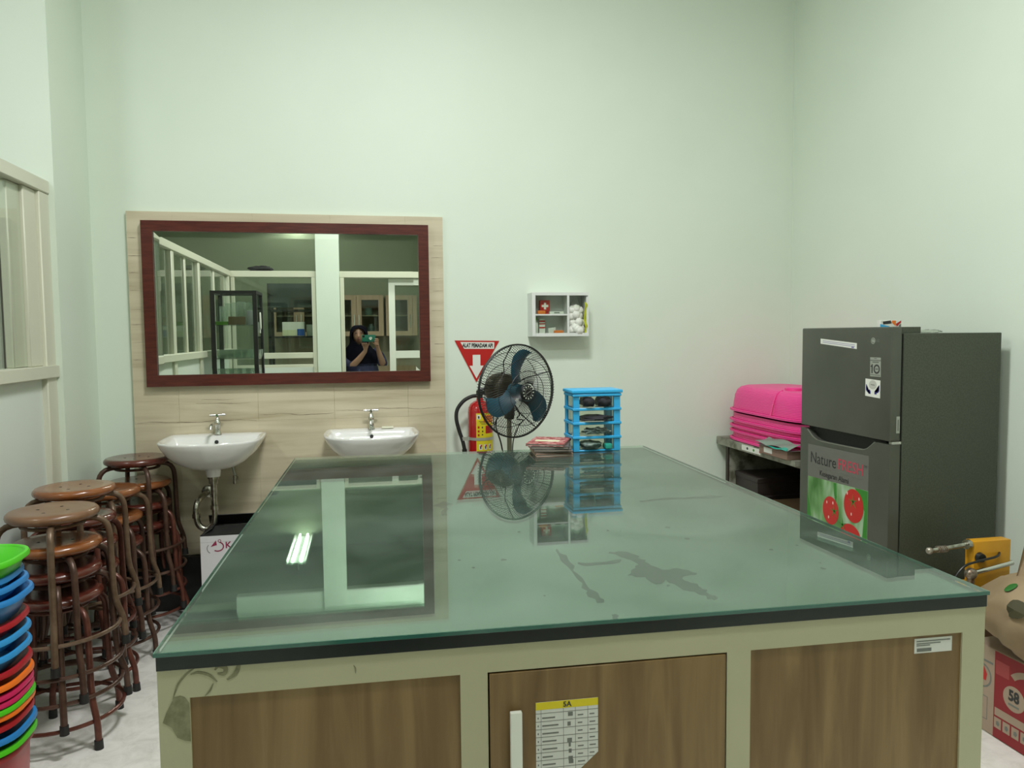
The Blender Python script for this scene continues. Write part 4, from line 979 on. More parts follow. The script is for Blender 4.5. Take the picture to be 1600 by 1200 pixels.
t = thing('paper_bag', 'tan carrier bag with leaf prints slumped on the red carton', 'bag', (2.34, 2.14, ch))
rings = []; rg = random.Random(8)
for z, ax, by, cxo, cyo in ((.0, .11, .13, .0, 0), (.012, .15, .16, -.01, 0), (.06, .18, .18, -.05, .0), (.14, .19, .185, -.085, .01), (.20, .165, .165, -.09, .01), (.25, .12, .13, -.075, .01), (.30, .075, .09, -.05, .0), (.36, .05, .06, -.03, -.01), (.43, .07, .05, -.01, -.02)):
    ring_ = []
    for i in range(32):
        a = 2*PI*i/32; rr_ = 1+.05*math.sin(3*a+z*14)+.035*math.sin(7*a-z*30)+rg.uniform(-.015, .015)
        ring_.append((2.345+cxo+ax*rr_*math.cos(a), 2.14+cyo+by*rr_*math.sin(a), ch+.001+z+(.03*math.sin(2*a) if z > .38 else 0)))
    rings.append(ring_)
from mathutils import noise as mnoise
def crumple(mb, amp, sc, keep=None):
    for v in mb.bm.verts:
        if keep is not None and v.co.z < keep: continue
        q = v.co*sc
        d = Vector((mnoise.noise(q), mnoise.noise(q+Vector((9, 2, 5))), mnoise.noise(q+Vector((3, 8, 1)))))
        rdg = 1-2*abs(mnoise.noise(q*1.7+Vector((4, 4, 4))))
        v.co += amp*d+amp*.6*rdg*Vector((v.co.x-2.27, v.co.y-2.14, 0)).normalized()
    return mb
dense = []
for a, b_ in zip(rings, rings[1:]):
    for f in (0, .34, .67): dense.append([tuple(Vector(p).lerp(Vector(q), f)) for p, q in zip(a, b_)])
dense.append(rings[-1])
crumple(MB().loft(dense, True, False), .030, 8.5, ch+.004).build('bag_body', 'bag', t, ang=50)
MB().grid(10, 8, lambda a, b_: (2.19+.10*a*b_+.05*b_, 2.20+.04*math.sin(a*3)-.10*a, ch+.24+.20*b_+.03*a*b_)).build('torn_flap', 'bag', t, ang=50)
MB().grid(8, 6, lambda a, b_: (2.27+.16*a, 2.06-.03*a, ch+.28+.13*b_+.09*a*b_)).build('torn_flap', 'bag', t, ang=80)
def bag_leaf(a0, z0, ra, rz_, mtl, k):
    g = MB(); pts = []
    def P(a, z, off=.006):
        best = min(range(len(rings)-1), key=lambda i: abs((rings[i][0][2]+rings[i+1][0][2])/2-(ch+z)))
        A, B = rings[best], rings[best+1]; f = max(0, min(1, (ch+z-A[0][2])/(B[0][2]-A[0][2])))
        i = int(round(a/(2*PI)*32)) % 32; fr_ = a/(2*PI)*32-math.floor(a/(2*PI)*32); i = int(math.floor(a/(2*PI)*32)) % 32; j = (i+1) % 32
        p = (Vector(A[i])*(1-fr_)+Vector(A[j])*fr_).lerp(Vector(B[i])*(1-fr_)+Vector(B[j])*fr_, f)
        d_ = Vector((p.x-2.34, p.y-2.14, 0)).normalized(); return p+d_*(off+.004)
    c = P(a0, z0, .009)
    n = 14; V0 = g.bm.verts.new(c); ring_ = [g.bm.verts.new(P(a0+ra*math.cos(2*PI*i/n), z0+rz_*math.sin(2*PI*i/n))) for i in range(n)]
    for i in range(n): g.bm.faces.new((V0, ring_[i], ring_[(i+1) % n]))
    crumple(g, .030, 8.5).build('leaf_print', mtl, t)
bag_leaf(3.55, .205, .20, .034, 'bagleaf', 0); bag_leaf(3.95, .085, .10, .018, 'darkleaf', 1); bag_leaf(3.2, .255, .09, .012, 'darkleaf', 2)
MB().tube([(2.22, 2.08, ch+.27), (2.20, 2.03, ch+.36), (2.23, 2.0, ch+.44), (2.29, 2.0, ch+.46), (2.33, 2.03, ch+.40)], .006, 8, 6).build('handle', 'bag', t)

my0 = 2.43
t = thing('support_box', 'brown carton on the floor beneath the yellow machine', 'carton', (2.36, 2.52, 0))
MB().box(2.21, 2.52, 2.40, 2.625, .001, .44, bev=.003, seg=1).build('body', 'kraft', t)
MB().box(2.209, 2.521, 2.505, 2.52, .439, .4412).build('tape_strip', 'booktan', t)
t = thing('yellow_machine', 'yellow metal machine with rusty rods between fridge and bag', 'machine', (2.36, 2.5, .4415))
MB().box(2.240, 2.40, my0, 2.475, .4415, .655, bev=.004).build('housing', 'machine', t)
MB().box(2.205, 2.240, my0-.003, 2.47, .4415, .50, bev=.003).build('foot_bracket', 'machine', t)
MB().cyl((2.04, 2.42, .637), (2.235, 2.45, .642), .0095, n=12).build('upper_rod', 'oldchrome', t)
g = MB()
for i in range(5): g.tube([(2.075+.008*i, 2.425, .638), (2.081+.008*i, 2.426, .638)], .0128, 10)
g.build('rod_spring', 'rust', t)
MB().sphere((2.038, 2.42, .637), .013, n=12).build('rod_tip', 'rust', t)
MB().cyl((2.215, 2.445, .642), (2.232, 2.448, .642), .018, n=14).build('rod_collar', 'oldchrome', t)
MB().cyl((2.262, my0+.002, .595), (2.262, my0-.016, .595), .020, .016, 16).build('black_knob', 'fanblack', t)
MB().cyl((2.195, 2.40, .545), (2.38, 2.40, .575), .009, n=12).build('lower_rod', 'chrome', t)
MB().sphere((2.20, 2.40, .545), .024, .02, .022, 12).build('rod_joint', 'rust', t)
MB().cyl((2.20, 2.40, .53), (2.205, 2.41, .4415), .013, n=10).build('joint_leg', 'rust', t)
MB().tube([(2.11, 2.41, .442), (2.125, 2.40, .52), (2.165, 2.395, .575), (2.23, 2.40, .59), (2.32, 2.41, .60), (2.37, 2.45, .61)], .0045, 8, 6).build('cable', 'fanblack', t)

# ---------------------------------------------------------------- stools
def make_stool(seat_m, tube_m):
    t = thing('stool', 'x', 'stool', (0, 0, 0), 'stacked stools along the left side')
    MB().lathe([(.02, .503), (.128, .503), (.140, .507), (.148, .514), (.150, .521), (.148, .530), (.141, .537), (.130, .5395), (.10, .538), (.05, .535), (.002, .534)], n=36).build('seat', seat_m, t, False, 50)
    g = MB()
    for a in range(4): g.disc((.055*math.cos(a*PI/2+.3), .055*math.sin(a*PI/2+.3), .5345), X, Y, .006, .006, .0012, 10)
    g.build('finger_holes', 'gap', t, False)
    for k in range(4):
        a = PI/4+k*PI/2; c, s_ = math.cos(a), math.sin(a)
        lg = MB().tube([(rad*c, rad*s_, z) for rad, z in ((.035, .497), (.10, .496), (.145, .488), (.170, .462), (.178, .42), (.180, .34), (.183, .22), (.190, .165), (.206, .115), (.213, .08), (.216, .012))], .0115, 10, 2).build('leg', tube_m, t, False)
        MB().cyl((.216*c, .216*s_, 0), (.215*c, .215*s_, .032), .0155, .0145, 12).build('rubber_foot', 'rubber', lg, False)
    MB().tube([(.201*math.cos(2*PI*i/40), .201*math.sin(2*PI*i/40), .098) for i in range(40)], .0075, 8, 1, closed=True).build('foot_ring', tube_m, t, False)
    MB().tube([(.10*math.cos(2*PI*i/30), .10*math.sin(2*PI*i/30), .486) for i in range(30)], .007, 6, 1, closed=True).build('seat_ring', tube_m, t, False)
    return t
protos = {}
def place_stool(kind, loc, rz, label):
    if kind not in protos:
        o = make_stool(*kind); protos[kind] = o
    else:
        o = dup(protos[kind])
    o.location = loc; o.rotation_euler.z = rz; o['label'] = label
S1, S2, S3 = ('seat_dusty', 'tube_tan'), ('seat_orange', 'tube_brown'), ('seat_red', 'tube_brown')
S4, S5 = ('seat_red', 'tube_red'), ('seat_orange', 'tube_tan')
stacks = [((-1.115, 2.98), [(0, .07, S4, 'bottom'), (.092, -.42, S3, 'third from the top'), (.185, -.14, S2, 'second from the top'), (.300, -.50, S1, 'topmost')], 'of the front stack by the plastic baskets'),
          ((-1.165, 3.33), [(0, .6, S4, 'bottom'), (.10, .25, S3, 'third from the top'), (.20, -.05, S4, 'second from the top'), (.318, -.38, S5, 'topmost')], 'of the second stack from the front'),
          ((-1.165, 3.69), [(0, .5, S3, 'bottom'), (.118, .12, S2, 'middle'), (.238, -.3, S5, 'topmost')], 'of the third stack, mostly hidden'),
          ((-1.125, 4.055), [(0, .85, S4, 'bottom'), (.10, .48, S4, 'third from the top'), (.205, .15, S2, 'second from the top'), (.322, -.25, S3, 'topmost')], 'of the rear stack beside the basin')]
for (x, y), lst, nm in stacks:
    for z, rz, kind, pos in lst:
        place_stool(kind, (x+random.uniform(-.004, .004), y, z), rz, f'{pos} wooden seat stool {nm}')

# ---------------------------------------------------------------- stacked plastic baskets, left edge
def sup(a, b_, z, p=3.0, n=44, cx=0, cy=0):
    out = []
    for i in range(n):
        c, s_ = math.cos(2*PI*i/n), math.sin(2*PI*i/n)
        out.append((cx+a*math.copysign(abs(c)**(2/p), c), cy+b_*math.copysign(abs(s_)**(2/p), s_), z))
    return out
def basket(z, col, rz, label, h=.085, a=.185, b_=.145, dx=0, dy=0, tall=False):
    t = thing('plastic_basket', label, 'basket', (-1.138+dx, 2.30+dy, z-h), 'colourful baskets stacked on the left', rz)
    k = .80 if not tall else .86
    rg_ = [sup(a*k*.9, b_*k*.9, 0), sup(a*k, b_*k, .006), sup(a*.945, b_*.93, h-.012), sup(a*.955, b_*.945, h-.002)]
    inn = [sup(a*.93, b_*.915, h-.004), sup(a*k-.003, b_*k-.003, .009), sup(a*k*.85, b_*k*.85, .008)]
    MB().loft(rg_+inn).build('bowl', BK[col], t, False, 50)
    MB().loft([sup(a*.93, b_*.915, h-.003), sup(a*.95, b_*.94, h+.001), sup(a*.985, b_*.98, h), sup(a, b_, h-.006), sup(a, b_, h-.013), sup(a*.985, b_*.98, h-.014)], False, False).build('rim', BK[col], t, False, 50)
    return t
BL = [(.853, 'green', .00, 'bright green basket on top of the left stack', .080), (.806, 'blue', .06, 'blue basket directly under the top green one', .05), (.782, 'blue', -.05, 'blue basket third from the top of the left stack', .05),
      (.750, 'blue', .02, 'wide blue basket fourth from the top of the left stack', .075), (.680, 'red', .05, 'red basket between two groups of blue ones', .05), (.642, 'lightblue', -.03, 'light blue basket under the upper red one', .05),
      (.598, 'lightblue', -.02, 'lower of the two light blue baskets', .06), (.553, 'red', .03, 'red basket under the light blue pair', .04), (.520, 'orange', -.02, 'orange basket under the middle red one', .035),
      (.494, 'magenta', .0, 'upper magenta basket in the left stack', .03), (.474, 'magenta', .02, 'lower magenta basket in the left stack', .03), (.456, 'green', -.02, 'green basket beneath the magenta pair', .03),
      (.440, 'orange', .03, 'orange basket beneath the lower green one', .03), (.410, 'red', .0, 'dark red basket above the lowest blue one', .04), (.376, 'blue', .02, 'lowest blue basket in the left stack', .035),
      (.345, 'green', -.01, 'lowest green basket in the left stack', .03)]
for i, (z, c, rz, lb, h) in enumerate(BL):
    basket(z, c, rz, lb, h, dx=(.006, -.004, .0, .012, -.003, .0, .0, 0, .002, 0, 0, .003, .002, -.002, .004, .002)[i], a=.185 if i not in (1,) else .178)
basket(.323, 'rose', 0, 'tall red tub at the bottom of the left stack', .322, a=.178, b_=.142, tall=True)

# ---------------------------------------------------------------- white carton under the basin
bx0, bx1, by0, by1, bh = -.822, -.43, 3.95, 4.20, .463
t = thing('white_carton', 'white carton with black lid flaps under the left basin', 'carton', (-.63, 4.07, 0))
g = MB(); th = .004
g.box(bx0, bx1, by0, by0+th, .001, bh); g.box(bx0, bx1, by1-th, by1, .001, bh); g.box(bx0, bx0+th, by0+th, by1-th, .001, bh); g.box(bx1-th, bx1, by0+th, by1-th, .001, bh); g.box(bx0+th, bx1-th, by0+th, by1-th, .001, .006)
g.build('body', 'carton_white', t)
plate('crease', mat('crease_grey', (.5, .49, .5), .6), t, (0, by0, 0), X, Z, bx0, bx1, bh-.032, bh-.030, .0004)
MB().box(bx0+.01, bx1-.01, by0+.01, by1-.01, .30, .44).build('recess_shade', 'matblack', t)  # solid black block stands in for the shade of the open recess
MB().prism([(bx0, 0), (bx1, 0), (bx1-.01, .15), (bx0+.02, .15)], (0, by1, bh), X, (0, -.85, .53), .003).build('flap', 'matblack', t)
MB().prism([(bx0, 0), (bx1, 0), (bx1-.02, .11), (bx0+.035, .11)], (0, by0, bh+.002), X, (0, .95, .20), .003).build('flap', 'matblack', t)
MB().prism([(by0, 0), (by1, 0), (by1-.03, .07), (by0+.03, .07)], (bx0, 0, bh), Y, (.75, 0, .5), .003).build('flap', 'matblack', t)
LO = (0, by0, 0); LX, LZ = -.752, .412
lo = MB().ringplate((LX+.012, by0, LZ-.004), X, Z, .030, .026, .006, .0006, 18, -2.2, 1.2).build('logo_swoosh', 'logo_maroon', t)
MB().prism([(LX-.022, LZ-.004), (LX+.004, LZ+.028), (LX+.008, LZ+.004)], LO, X, Z, .0006).build('logo_wing', 'logo_maroon', t)
MB().ringplate((LX+.021, by0, LZ+.024), X, Z, .008, .008, .003, .0006, 14).build('logo_ring', 'logo_maroon', t)
MB().ringplate((LX-.012, by0, LZ-.012), X, Z, .028, .028, .003, .0006, 14, 2.4, 4.2).build('logo_arc', 'inkgrey', t)
text('lettering', 'K', .045, 'logo_maroon', t, (LX+.062, by0-.0002, LZ), X, Z, bold=.001)

# ---------------------------------------------------------------- behind the camera (seen in the mirror)
gx0, gx1, gy0, gy1, gh = -1.345, -.945, .87, 1.29, 1.872
t = thing('glass_cabinet', 'black framed glass cabinet of glassware seen in the mirror', 'cabinet', ((gx0+gx1)/2, (gy0+gy1)/2, 0))
for x in (gx0, gx1-.036):
    for y in (gy0, gy1-.036): MB().box(x, x+.036, y, y+.036, 0, gh).build('post', 'matblack', t)
for z in (0.04, gh-.026):
    for y in (gy0, gy1-.026): MB().box(gx0+.036, gx1-.036, y, y+.026, z, z+.026).build('rail', 'matblack', t)
    for x in (gx0, gx1-.026): MB().box(x, x+.026, gy0+.036, gy1-.036, z, z+.026).build('rail', 'matblack', t)
SH = [.95, 1.262, 1.565]
for z in SH: MB().box(gx0+.01, gx1-.01, gy0+.01, gy1-.01, z-.006, z).build('glass_shelf', 'smoke', t)
MB().box(gx0+.02, gx1-.02, gy0+.02, gy1-.02, .066, .10).build('floor_board', 'matblack', t)
MB().box(gx0+.026, gx1-.026, gy1-.016, gy1-.011, .07, gh-.03).build('front_pane', 'smoke', t)
dr = MB().box(gx1-.016, gx1-.011, gy0+.03, gy1-.03, .07, gh-.03).build('door_pane', 'smoke', t)
MB().tube([(gx1+.012, gy1-.13+.02*math.sin(2*PI*i/24), 1.60+.075*math.cos(2*PI*i/24)) for i in range(24)], .006, 6, 1, closed=True).build('ring_handle', 'frame_white', dr)
MB().box(gx1-.008, gx1-.002, gy1-.25, gy1-.21, 1.49, 1.56).build('lock_plate', 'signwhite', dr)
jar0 = None; rg = random.Random(31)
def glassware(name, lbl, cat, grp, prof, spots, z):
    first = None
    for x, y, sc in spots:
        if first is None:
            first = MB().lathe(prof, n=16).build(name, 'jar', None, False, 50); o = first
        else:
            o = first.copy(); COL.objects.link(o)
        o.location = (x, y, z+.0003); o.scale = (sc, sc, sc)
        tag(o, lbl, cat, grp)
JP = [(.0, .0), (.024, 0), (.025, .003), (.025, .155), (.026, .16), (.024, .16), (.023, .155), (.023, .006), (.0, .006)]
glassware('measuring_cylinder', 'tall clear glass cylinder on the cabinet top shelf in the mirror', 'glassware', 'glass cylinders in the mirrored cabinet', JP,
          [(-1.27, 1.14, .9), (-1.225, 1.08, 1.25), (-1.165, 1.10, 1.3), (-1.11, 1.08, 1.35), (-1.05, 1.10, 1.3), (-1.00, 1.07, 1.2), (-1.28, 1.05, 1.1)], SH[2])
CP_ = [(.0, .0), (.022, 0), (.030, .04), (.031, .075), (.029, .075), (.028, .04), (.02, .004), (.0, .004)]
glassware('beaker', 'small clear glass beaker on the cabinet middle shelf in the mirror', 'glassware', 'beakers in the mirrored cabinet', CP_,
          [(-1.30+.065*i+.01*(j % 2), .95+.075*j, 1) for i in range(6) for j in range(4) if not (i == 5 and j % 2)], SH[1])
glassware('cup', 'clear glass cup on the cabinet lower shelf in the mirror', 'glassware', 'cups in the mirrored cabinet', [(r_*.95, z*1.5) for r_, z in CP_],
          [(-1.29+.075*i, 1.0+.09*j, 1) for i in range(5) for j in range(3)], SH[0])
tg = thing('green_tray', 'lime green tray on the cabinet top shelf in the mirror', 'tray', (-1.26, 1.21, SH[2]))
MB().loft([[(x, y, SH[2]+.0005+z) for x, y in ((-1.315+i_, 1.18+i_), (-1.205-i_, 1.18+i_), (-1.205-i_, 1.25-i_), (-1.315+i_, 1.25-i_))] for i_, z in ((.006, 0), (0, .03), (.004, .03), (.009, .004))], True, True).build('tray_body', 'limegreen', tg)
kb = thing('tan_box', 'tan cardboard box on the cabinet top shelf in the mirror', 'box', (-1.13, 1.22, SH[2]))
MB().box(-1.20, -1.06, 1.18, 1.255, SH[2]+.0005, SH[2]+.075, bev=.002, seg=1).build('body', 'kraft', kb)
MB().box(-1.2, -1.06, 1.214, 1.222, SH[2]+.0745, SH[2]+.0758).build('tape_strip', 'booktan', kb)
tag(MB().box(-1.05, -.985, 1.13, 1.2, SH[2]+.0005, SH[2]+.13, bev=.003).build('white_box', mat('lilac_white', (.55, .52, .56), .5), None), 'lilac white box at the shelf end in the mirrored cabinet', 'box')

# dark rack with boxes in the rear room
t = thing('black_rack', 'black steel rack behind the glass partition in the mirror', 'rack', (-.75, -.55, 0))
for x in (-1.05, -.42):
    for y in (-.72, -.42): MB().box(x, x+.03, y, y+.03, 0, 2.05).build('post', 'matblack', t)
for z in (.3, .9, 1.44, 1.74): MB().box(-1.05, -.39, -.72, -.39, z, z+.02).build('shelf_board', 'matblack', t)
MB().box(-1.05, -.39, -.40, -.392, 1.78, 2.05).build('dark_board', mat('dark_green_board', (.035, .05, .045), .5), t)
k = thing('carton_on_rack', 'white and cream box with blue corner on the mirrored rack', 'box', (-.75, -.5, 1.46))
MB().box(-.90, -.66, -.56, -.42, 1.4605, 1.62, bev=.002, seg=1).build('body', 'signwhite', k)
MB().box(-.90, -.74, -.4195, -.4185, 1.465, 1.53).build('cream_print', 'tag', k)
MB().box(-.74, -.66, -.4195, -.4185, 1.465, 1.54).build('blue_print', 'blue', k)
tag(MB().box(-.50, -.44, -.56, -.43, 1.4605, 1.66, bev=.003).build('blue_box', 'skyblue', None), 'upright blue box at the mirrored rack end', 'box')
tag(MB().box(-.64, -.52, -.55, -.45, 1.4605, 1.59, bev=.003).build('grey_box', 'paper_shade', None), 'pale grey box between the boxes on the mirrored rack', 'box')
lump('pink_bag', 'rust', 'pinkish crumpled bag low on the mirrored rack', 'bag', (-.85, -.5, .98), .1, .08, .06, 41)
lump('black_bag', 'matblack', 'crumpled black bag on the partition rail in the mirror', 'bag', (-1.08, YB-.03, 2.19), .12, .03, .028, 43, amp=.3)

# wall cabinets of the rear room
def wall_unit(x0, label):
    t = thing('wall_cabinet', label, 'cabinet', (x0+.36, -2.2, 1.45), 'beige wall cupboards of the rear room')
    z0, z1, yf_, yb_ = 1.452, 2.005, -2.0, -2.345
    g = MB(); g.box(x0, x0+.018, yb_, yf_, z0, z1); g.box(x0+.702, x0+.72, yb_, yf_, z0, z1); g.box(x0+.018, x0+.702, yb_, yf_, z0, z0+.018); g.box(x0+.018, x0+.702, yb_, yf_, z1-.018, z1); g.box(x0+.018, x0+.702, yb_, yb_+.01, z0+.018, z1-.018)
    g.box(x0+.018, x0+.702, yb_+.01, yf_-.01, 1.72, 1.735); g.build('carcass', 'beige', t)
    for i in (0, 1):
        a = x0+.003+i*.359; b_ = a+.355; d = MB(); f = .065
        d.box(a, a+f, yf_, yf_+.02, z0+.002, z1-.002); d.box(b_-f, b_, yf_, yf_+.02, z0+.002, z1-.002); d.box(a+f, b_-f, yf_, yf_+.02, z0+.002, z0+f); d.box(a+f, b_-f, yf_, yf_+.02, z1-f, z1-.002)
        dd = d.build('door', 'beige', t)
        MB().box(a+f, b_-f, yf_+.008, yf_+.012, z0+f, z1-f).build('door_glass', 'smoke', dd)
        hx = b_-.03 if i == 0 else a+.03
        MB().cyl((hx, yf_+.045, 1.56), (hx, yf_+.045, 1.74), .006, n=8).cyl((hx, yf_+.02, 1.58), (hx, yf_+.045, 1.58), .005, n=8).cyl((hx, yf_+.02, 1.72), (hx, yf_+.045, 1.72), .005, n=8).build('handle', 'chrome', dd)
    return t
wall_unit(-.45, 'beige wall cupboard with glass doors right behind the person in the mirror')
wall_unit(.30, 'beige wall cupboard seen through the sliding door in the mirror')
wall_unit(-1.20, 'beige wall cupboard behind the black rack in the mirror')
struct('trim_2', MB().box(-1.3, 1.4, -2.352, -2.342, .9, 1.45), 'tile_tan')
k = thing('base_counter', 'beige base counter along the rear room wall', 'counter', (0, -2.1, 0))
MB().box(-1.3, 1.4, -2.34, -1.78, .10, .86).build('cupboard_body', 'beige', k)
MB().box(-1.32, 1.42, -2.34, -1.75, .86, .90, bev=.004).build('worktop', 'mottle', k)
tag(MB().lathe([(0, 0), (.05, 0), (.055, .02), (.05, .1), (.045, .1), (.045, .02), (0, .01)], n=18).build('blue_bowl', 'greybag', None, False, loc=(0, 0, 0)), 'grey bowl inside the cupboard behind the person', 'bowl').location = (.07, -2.15, 1.7353)
tag(MB().lathe([(0, 0), (.045, 0), (.05, .1), (.03, .13), (.03, .15), (0, .15)], n=18).build('grey_jar', 'greengrey', None, False), 'grey jar low inside the cupboard behind the person', 'jar').location = (.1, -2.15, 1.4705)

# ceiling lamp of the rear room
t = thing('tube_lamp', 'twin tube ceiling lamp of the rear room reflected in the tabletop', 'lamp', (-.88, -1.7, 3.2))
MB().prism([(-.13, .02), (-.13, -.03), (-.12, -.03), (-.10, .0), (.10, .0), (.12, -.03), (.13, -.03), (.13, .02)][::-1], (-.88, -2.34, 3.25), X, Z, -1.30).build('reflector', 'silverlabel', t)
for dx in (-.05, .05): MB().cyl((-.88+dx, -2.30, 3.225), (-.88+dx, -1.08, 3.225), .014, n=12).build('tube', 'tube_light', t)
for y in (-2.1, -1.3): MB().cyl((-.88, y, 3.30), (-.88, y, 3.42), .008, n=8).build('hanger', 'frame_white', t)

# ---------------------------------------------------------------- person with phone (photographer, in the mirror)
PXO, PZO = .035, .025
def skin(name, chain, edges, material, parent, sub=2):
    me = bpy.data.meshes.new(name); me.from_pydata([(x+PXO, y, z+PZO) for x, y, z, _ in chain], edges, [])
    me.materials.append(M[material]); o = bpy.data.objects.new(name, me); COL.objects.link(o); o.parent = parent
    sk = o.modifiers.new('skin', 'SKIN'); sk.use_smooth_shade = True
    for i, c in enumerate(chain): me.skin_vertices[0].data[i].radius = (c[3], c[3]) if not isinstance(c[3], tuple) else c[3]
    for v in me.skin_vertices[0].data: v.use_root = False
    me.skin_vertices[0].data[0].use_root = True
    sb = o.modifiers.new('sub', 'SUBSURF'); sb.levels = sub; sb.render_levels = sub
    return o
per = thing('person', 'person in black headscarf and navy dress photographing with a green phone', 'person', (0, 0, 0))
ch_ = []; ed = []
def add(pts, frm=None):
    ids = []
    for p in pts:
        ch_.append(p); i = len(ch_)-1
        if frm is not None: ed.append((frm, i))
        frm = i; ids.append(i)
    return ids
# pelvis -> spine -> neck -> head
sp = add([(-.06, -.36, .86, (.13, .10)), (-.06, -.355, .98, (.115, .09)), (-.062, -.345, 1.12, (.125, .095)), (-.066, -.335, 1.22, (.115, .085)), (-.075, -.31, 1.29, .055), (-.083, -.28, 1.35, .052), (-.090, -.262, 1.42, (.072, .085)), (-.092, -.262, 1.48, (.070, .082)), (-.092, -.27, 1.525, (.045, .055))])
for s_ in (-1, 1):
    add([(-.06+.085*s_, -.36, .80, .085), (-.06+.09*s_, -.355, .45, .055), (-.06+.09*s_, -.37, .10, .04), (-.06+.095*s_, -.29, .035, .032)], sp[0])
# arm on the +x side: holds the right end of the phone
rh = add([(.07, -.335, 1.235, .058), (.125, -.315, 1.20, .05), (.175, -.25, 1.10, .041), (.14, -.16, 1.20, .034), (.115, -.085, 1.285, .024), (.108, -.055, 1.325, (.026, .018))], sp[3])
lh = add([(-.205, -.325, 1.235, .058), (-.235, -.29, 1.17, .05), (-.19, -.20, 1.075, .041), (-.09, -.13, 1.175, .034), (-.02, -.075, 1.265, .024), (-.022, -.055, 1.31, (.026, .018))], sp[3])
# fingers of the +x hand curl round the phone's right end
for i, (z, l) in enumerate(((1.392, 0), (1.372, .004), (1.352, .003), (1.336, -.004))):
    add([(.112, -.048, 1.345+.009*(3-i)-.01, .0095), (.120, -.032, z-.004, .0085), (.112, -.008, z, .008), (.090+(.0-l), .003, z+.001, .0072), (.078-l, .004, z+.001, .0065)], rh[-1])
add([(.088, -.045, 1.335, .011), (.068, -.034, 1.35, .0095), (.055, -.028, 1.366, .008)], rh[-1])
# other hand supports the phone from below
for i, x in enumerate((-.052, -.036, -.02, -.004)):
    add([(x+.002, -.045, 1.328, .0095), (x-.002, -.026, 1.342+.002*i, .0085), (x-.004, -.006, 1.345, .0075), (x-.004, .004, 1.352, .0065)], lh[-1])
add([(.004, -.055, 1.318, .011), (.016, -.045, 1.338, .0095), (.018, -.034, 1.354, .008)], lh[-1])
body = skin('body', ch_, ed, 'skin', per, 2)
HC = Vector((-.091+PXO, -.262, 1.452+PZO))
# face details
for s_ in (-1, 1):
    MB().sphere(HC+Vector((.031*s_, .079, .012)), .012, .006, .0055, 10, 6).build('eye', 'eye', per)
    MB().tube([HC+Vector((.016*s_, .085, .027)), HC+Vector((.032*s_, .084, .032)), HC+Vector((.046*s_, .074, .027))], .0025, 6, 3).build('eyebrow', 'eye', per)
MB().loft([[HC+Vector((.004*k*math.cos(a), .083+.004*j+.004*k*math.sin(a)*.6+(.014 if j == 3 else .0035*j), .012-.011*j)) for a in [2*PI*i/10 for i in range(10)]] for j, k in ((0, 1), (1, 1.4), (2, 2.0), (3, 2.8), (4, 1.4))]).build('nose', 'skin', per, ang=90)
MB().sphere(HC+Vector((0, .083, -.052)), .022, .007, .007, 14, 6).build('mouth', 'lip', per)
# headscarf: shell around the head with an opening for the face, draped on chest and shoulders
hs = MB(); rings = []
for z, rx, ry, oy, gap in ((1.552, .02, .02, -.28, 0), (1.548, .05, .055, -.278, 0), (1.53, .078, .092, -.274, 0), (1.50, .094, .106, -.27, .55), (1.46, .101, .108, -.268, .85), (1.42, .104, .106, -.268, .88), (1.385, .104, .10, -.27, .70), (1.36, .105, .098, -.273, .30), (1.33, .115, .10, -.28, 0), (1.28, .160, .115, -.30, 0), (1.23, .205, .135, -.315, 0), (1.17, .215, .148, -.325, 0), (1.12, .20, .152, -.328, 0)):
    rg_ = []
    for i in range(40):
        a = PI/2+gap+(2*PI-2*gap)*i/39 if gap else PI/2+2*PI*i/39
        fold = 1+.02*math.sin(a*9+z*20)*(1 if z < 1.3 else .3)
        rg_.append((-.09+PXO+(.02 if z < 1.25 else 0)+rx*fold*math.cos(a), oy+ry*fold*math.sin(a), z+PZO))
    rings.append(rg_)
hs.loft(rings, False, False, closed=False).build('headscarf', 'hijab', per, ang=80)
dr_ = MB(); rings = []
for z, rx, ry in ((.06, .225, .21), (.3, .215, .19), (.7, .20, .165), (.95, .165, .14), (1.08, .17, .145), (1.18, .175, .14), (1.24, .165, .12), (1.275, .10, .085)):
    rings.append([(-.062+PXO+rx*(1+.03*math.sin(6*2*PI*i/36+z*3))*math.cos(2*PI*i/36), -.345+ry*(1+.03*math.sin(8*2*PI*i/36))*math.sin(2*PI*i/36), z+PZO) for i in range(36)])
dr_.loft(rings, True, False).build('dress', 'dress', per, ang=80)
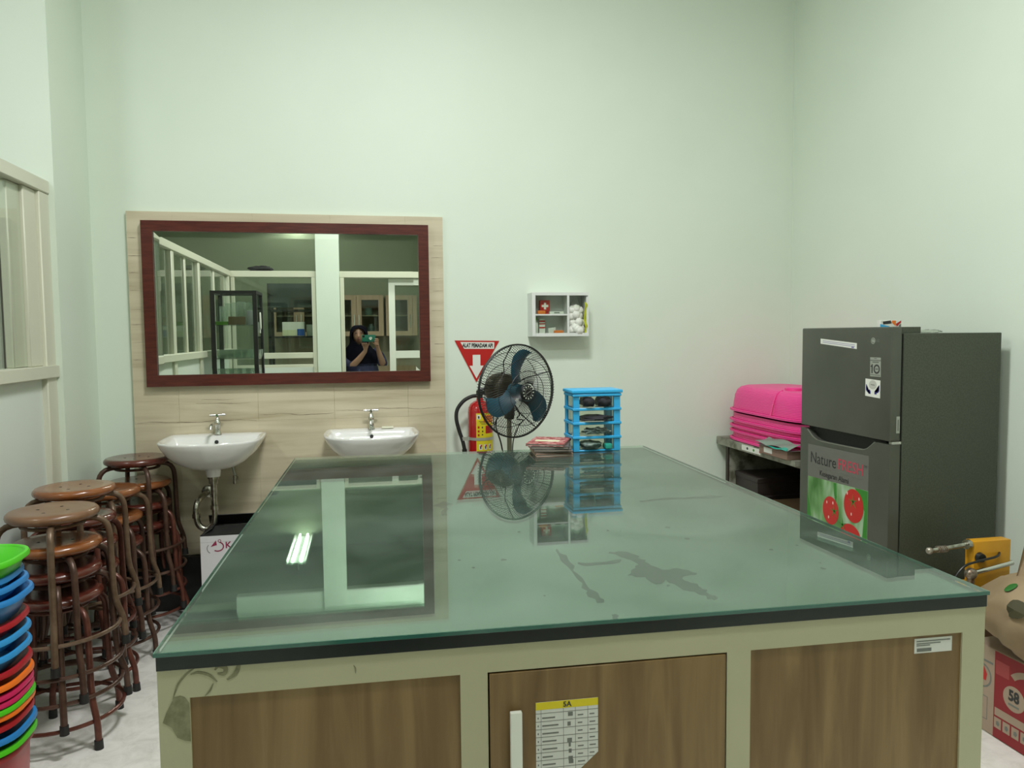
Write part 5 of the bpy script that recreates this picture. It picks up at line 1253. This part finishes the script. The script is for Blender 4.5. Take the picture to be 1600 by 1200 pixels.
for pts in ([(.06, -.335, 1.235), (.125, -.315, 1.20), (.165, -.27, 1.125), (.168, -.235, 1.12)], [(-.19, -.328, 1.235), (-.235, -.29, 1.17), (-.205, -.225, 1.095), (-.17, -.185, 1.10)]):
    MB().tube([(x+PXO, y, z+PZO) for x, y, z in pts], [.066, .062, .056, .052], 14, 4).build('sleeve', 'dress', per, ang=80)
for s_ in (-1, 1): MB().sphere((-.06+PXO+.095*s_, -.27, .03), .045, .11, .03, 14, 8).build('shoe', 'matblack', per)
ph = thing('smartphone', 'green cased phone with white paw mark held up by the person', 'phone', (.055, -.012, 1.43))
MB().box(-.022, .125, -.016, -.006, 1.39, 1.466, bev=.0035).build('case', 'phonegreen', ph)
MB().box(-.014, .008, -.006, -.004, 1.438, 1.462, bev=.001, seg=1).build('camera_bump', 'eye', ph)
g = MB(); PC = (.072, -.0058, 1.425)
for dx, dz, rx, rz_ in ((0, -.007, .010, .008), (-.013, .003, .0045, .006), (-.005, .011, .0045, .006), (.006, .012, .0045, .006), (.013, .004, .0045, .006)):
    g.disc((PC[0]+dx, PC[1], PC[2]+dz), NX, Z, rx, rz_, .0006, 12)
g.build('paw_mark', 'signwhite', ph)

# labels of parts that look different from the rest of their thing
PL = {'trap_pipe': 'dull chrome drain trap', 'faucet': 'chrome tap body', 'cross_handle': 'chrome cross handle', 'glass_top': 'clear green glass sheet', 'black_top': 'glossy black laminate under the glass',
      'door_handle': 'white bar handle', 'yellow_header': 'yellow header band', 'label': None, 'holding_band': 'silver holding band', 'hose': 'black rubber hose', 'motor_housing': 'brown motor housing',
      'blade': 'dark blue fan blade', 'pole': 'grey metal pole', 'foot_ring': 'round tube foot ring', 'rubber_foot': 'black rubber foot', 'handle_recess': 'dark grip recess', 'headscarf': 'black headscarf',
      'dress': 'navy dress', 'paw_mark': 'white paw mark', 'title_label': 'cream title label', 'upper_rod': 'dull chrome rod', 'black_knob': 'black knob', 'flap': 'black lid flap'}
for o in list(COL.objects):
    k = o.name.split('.')[0]
    if o.parent is not None and PL.get(k) and 'label' not in o: o['label'] = PL[k]
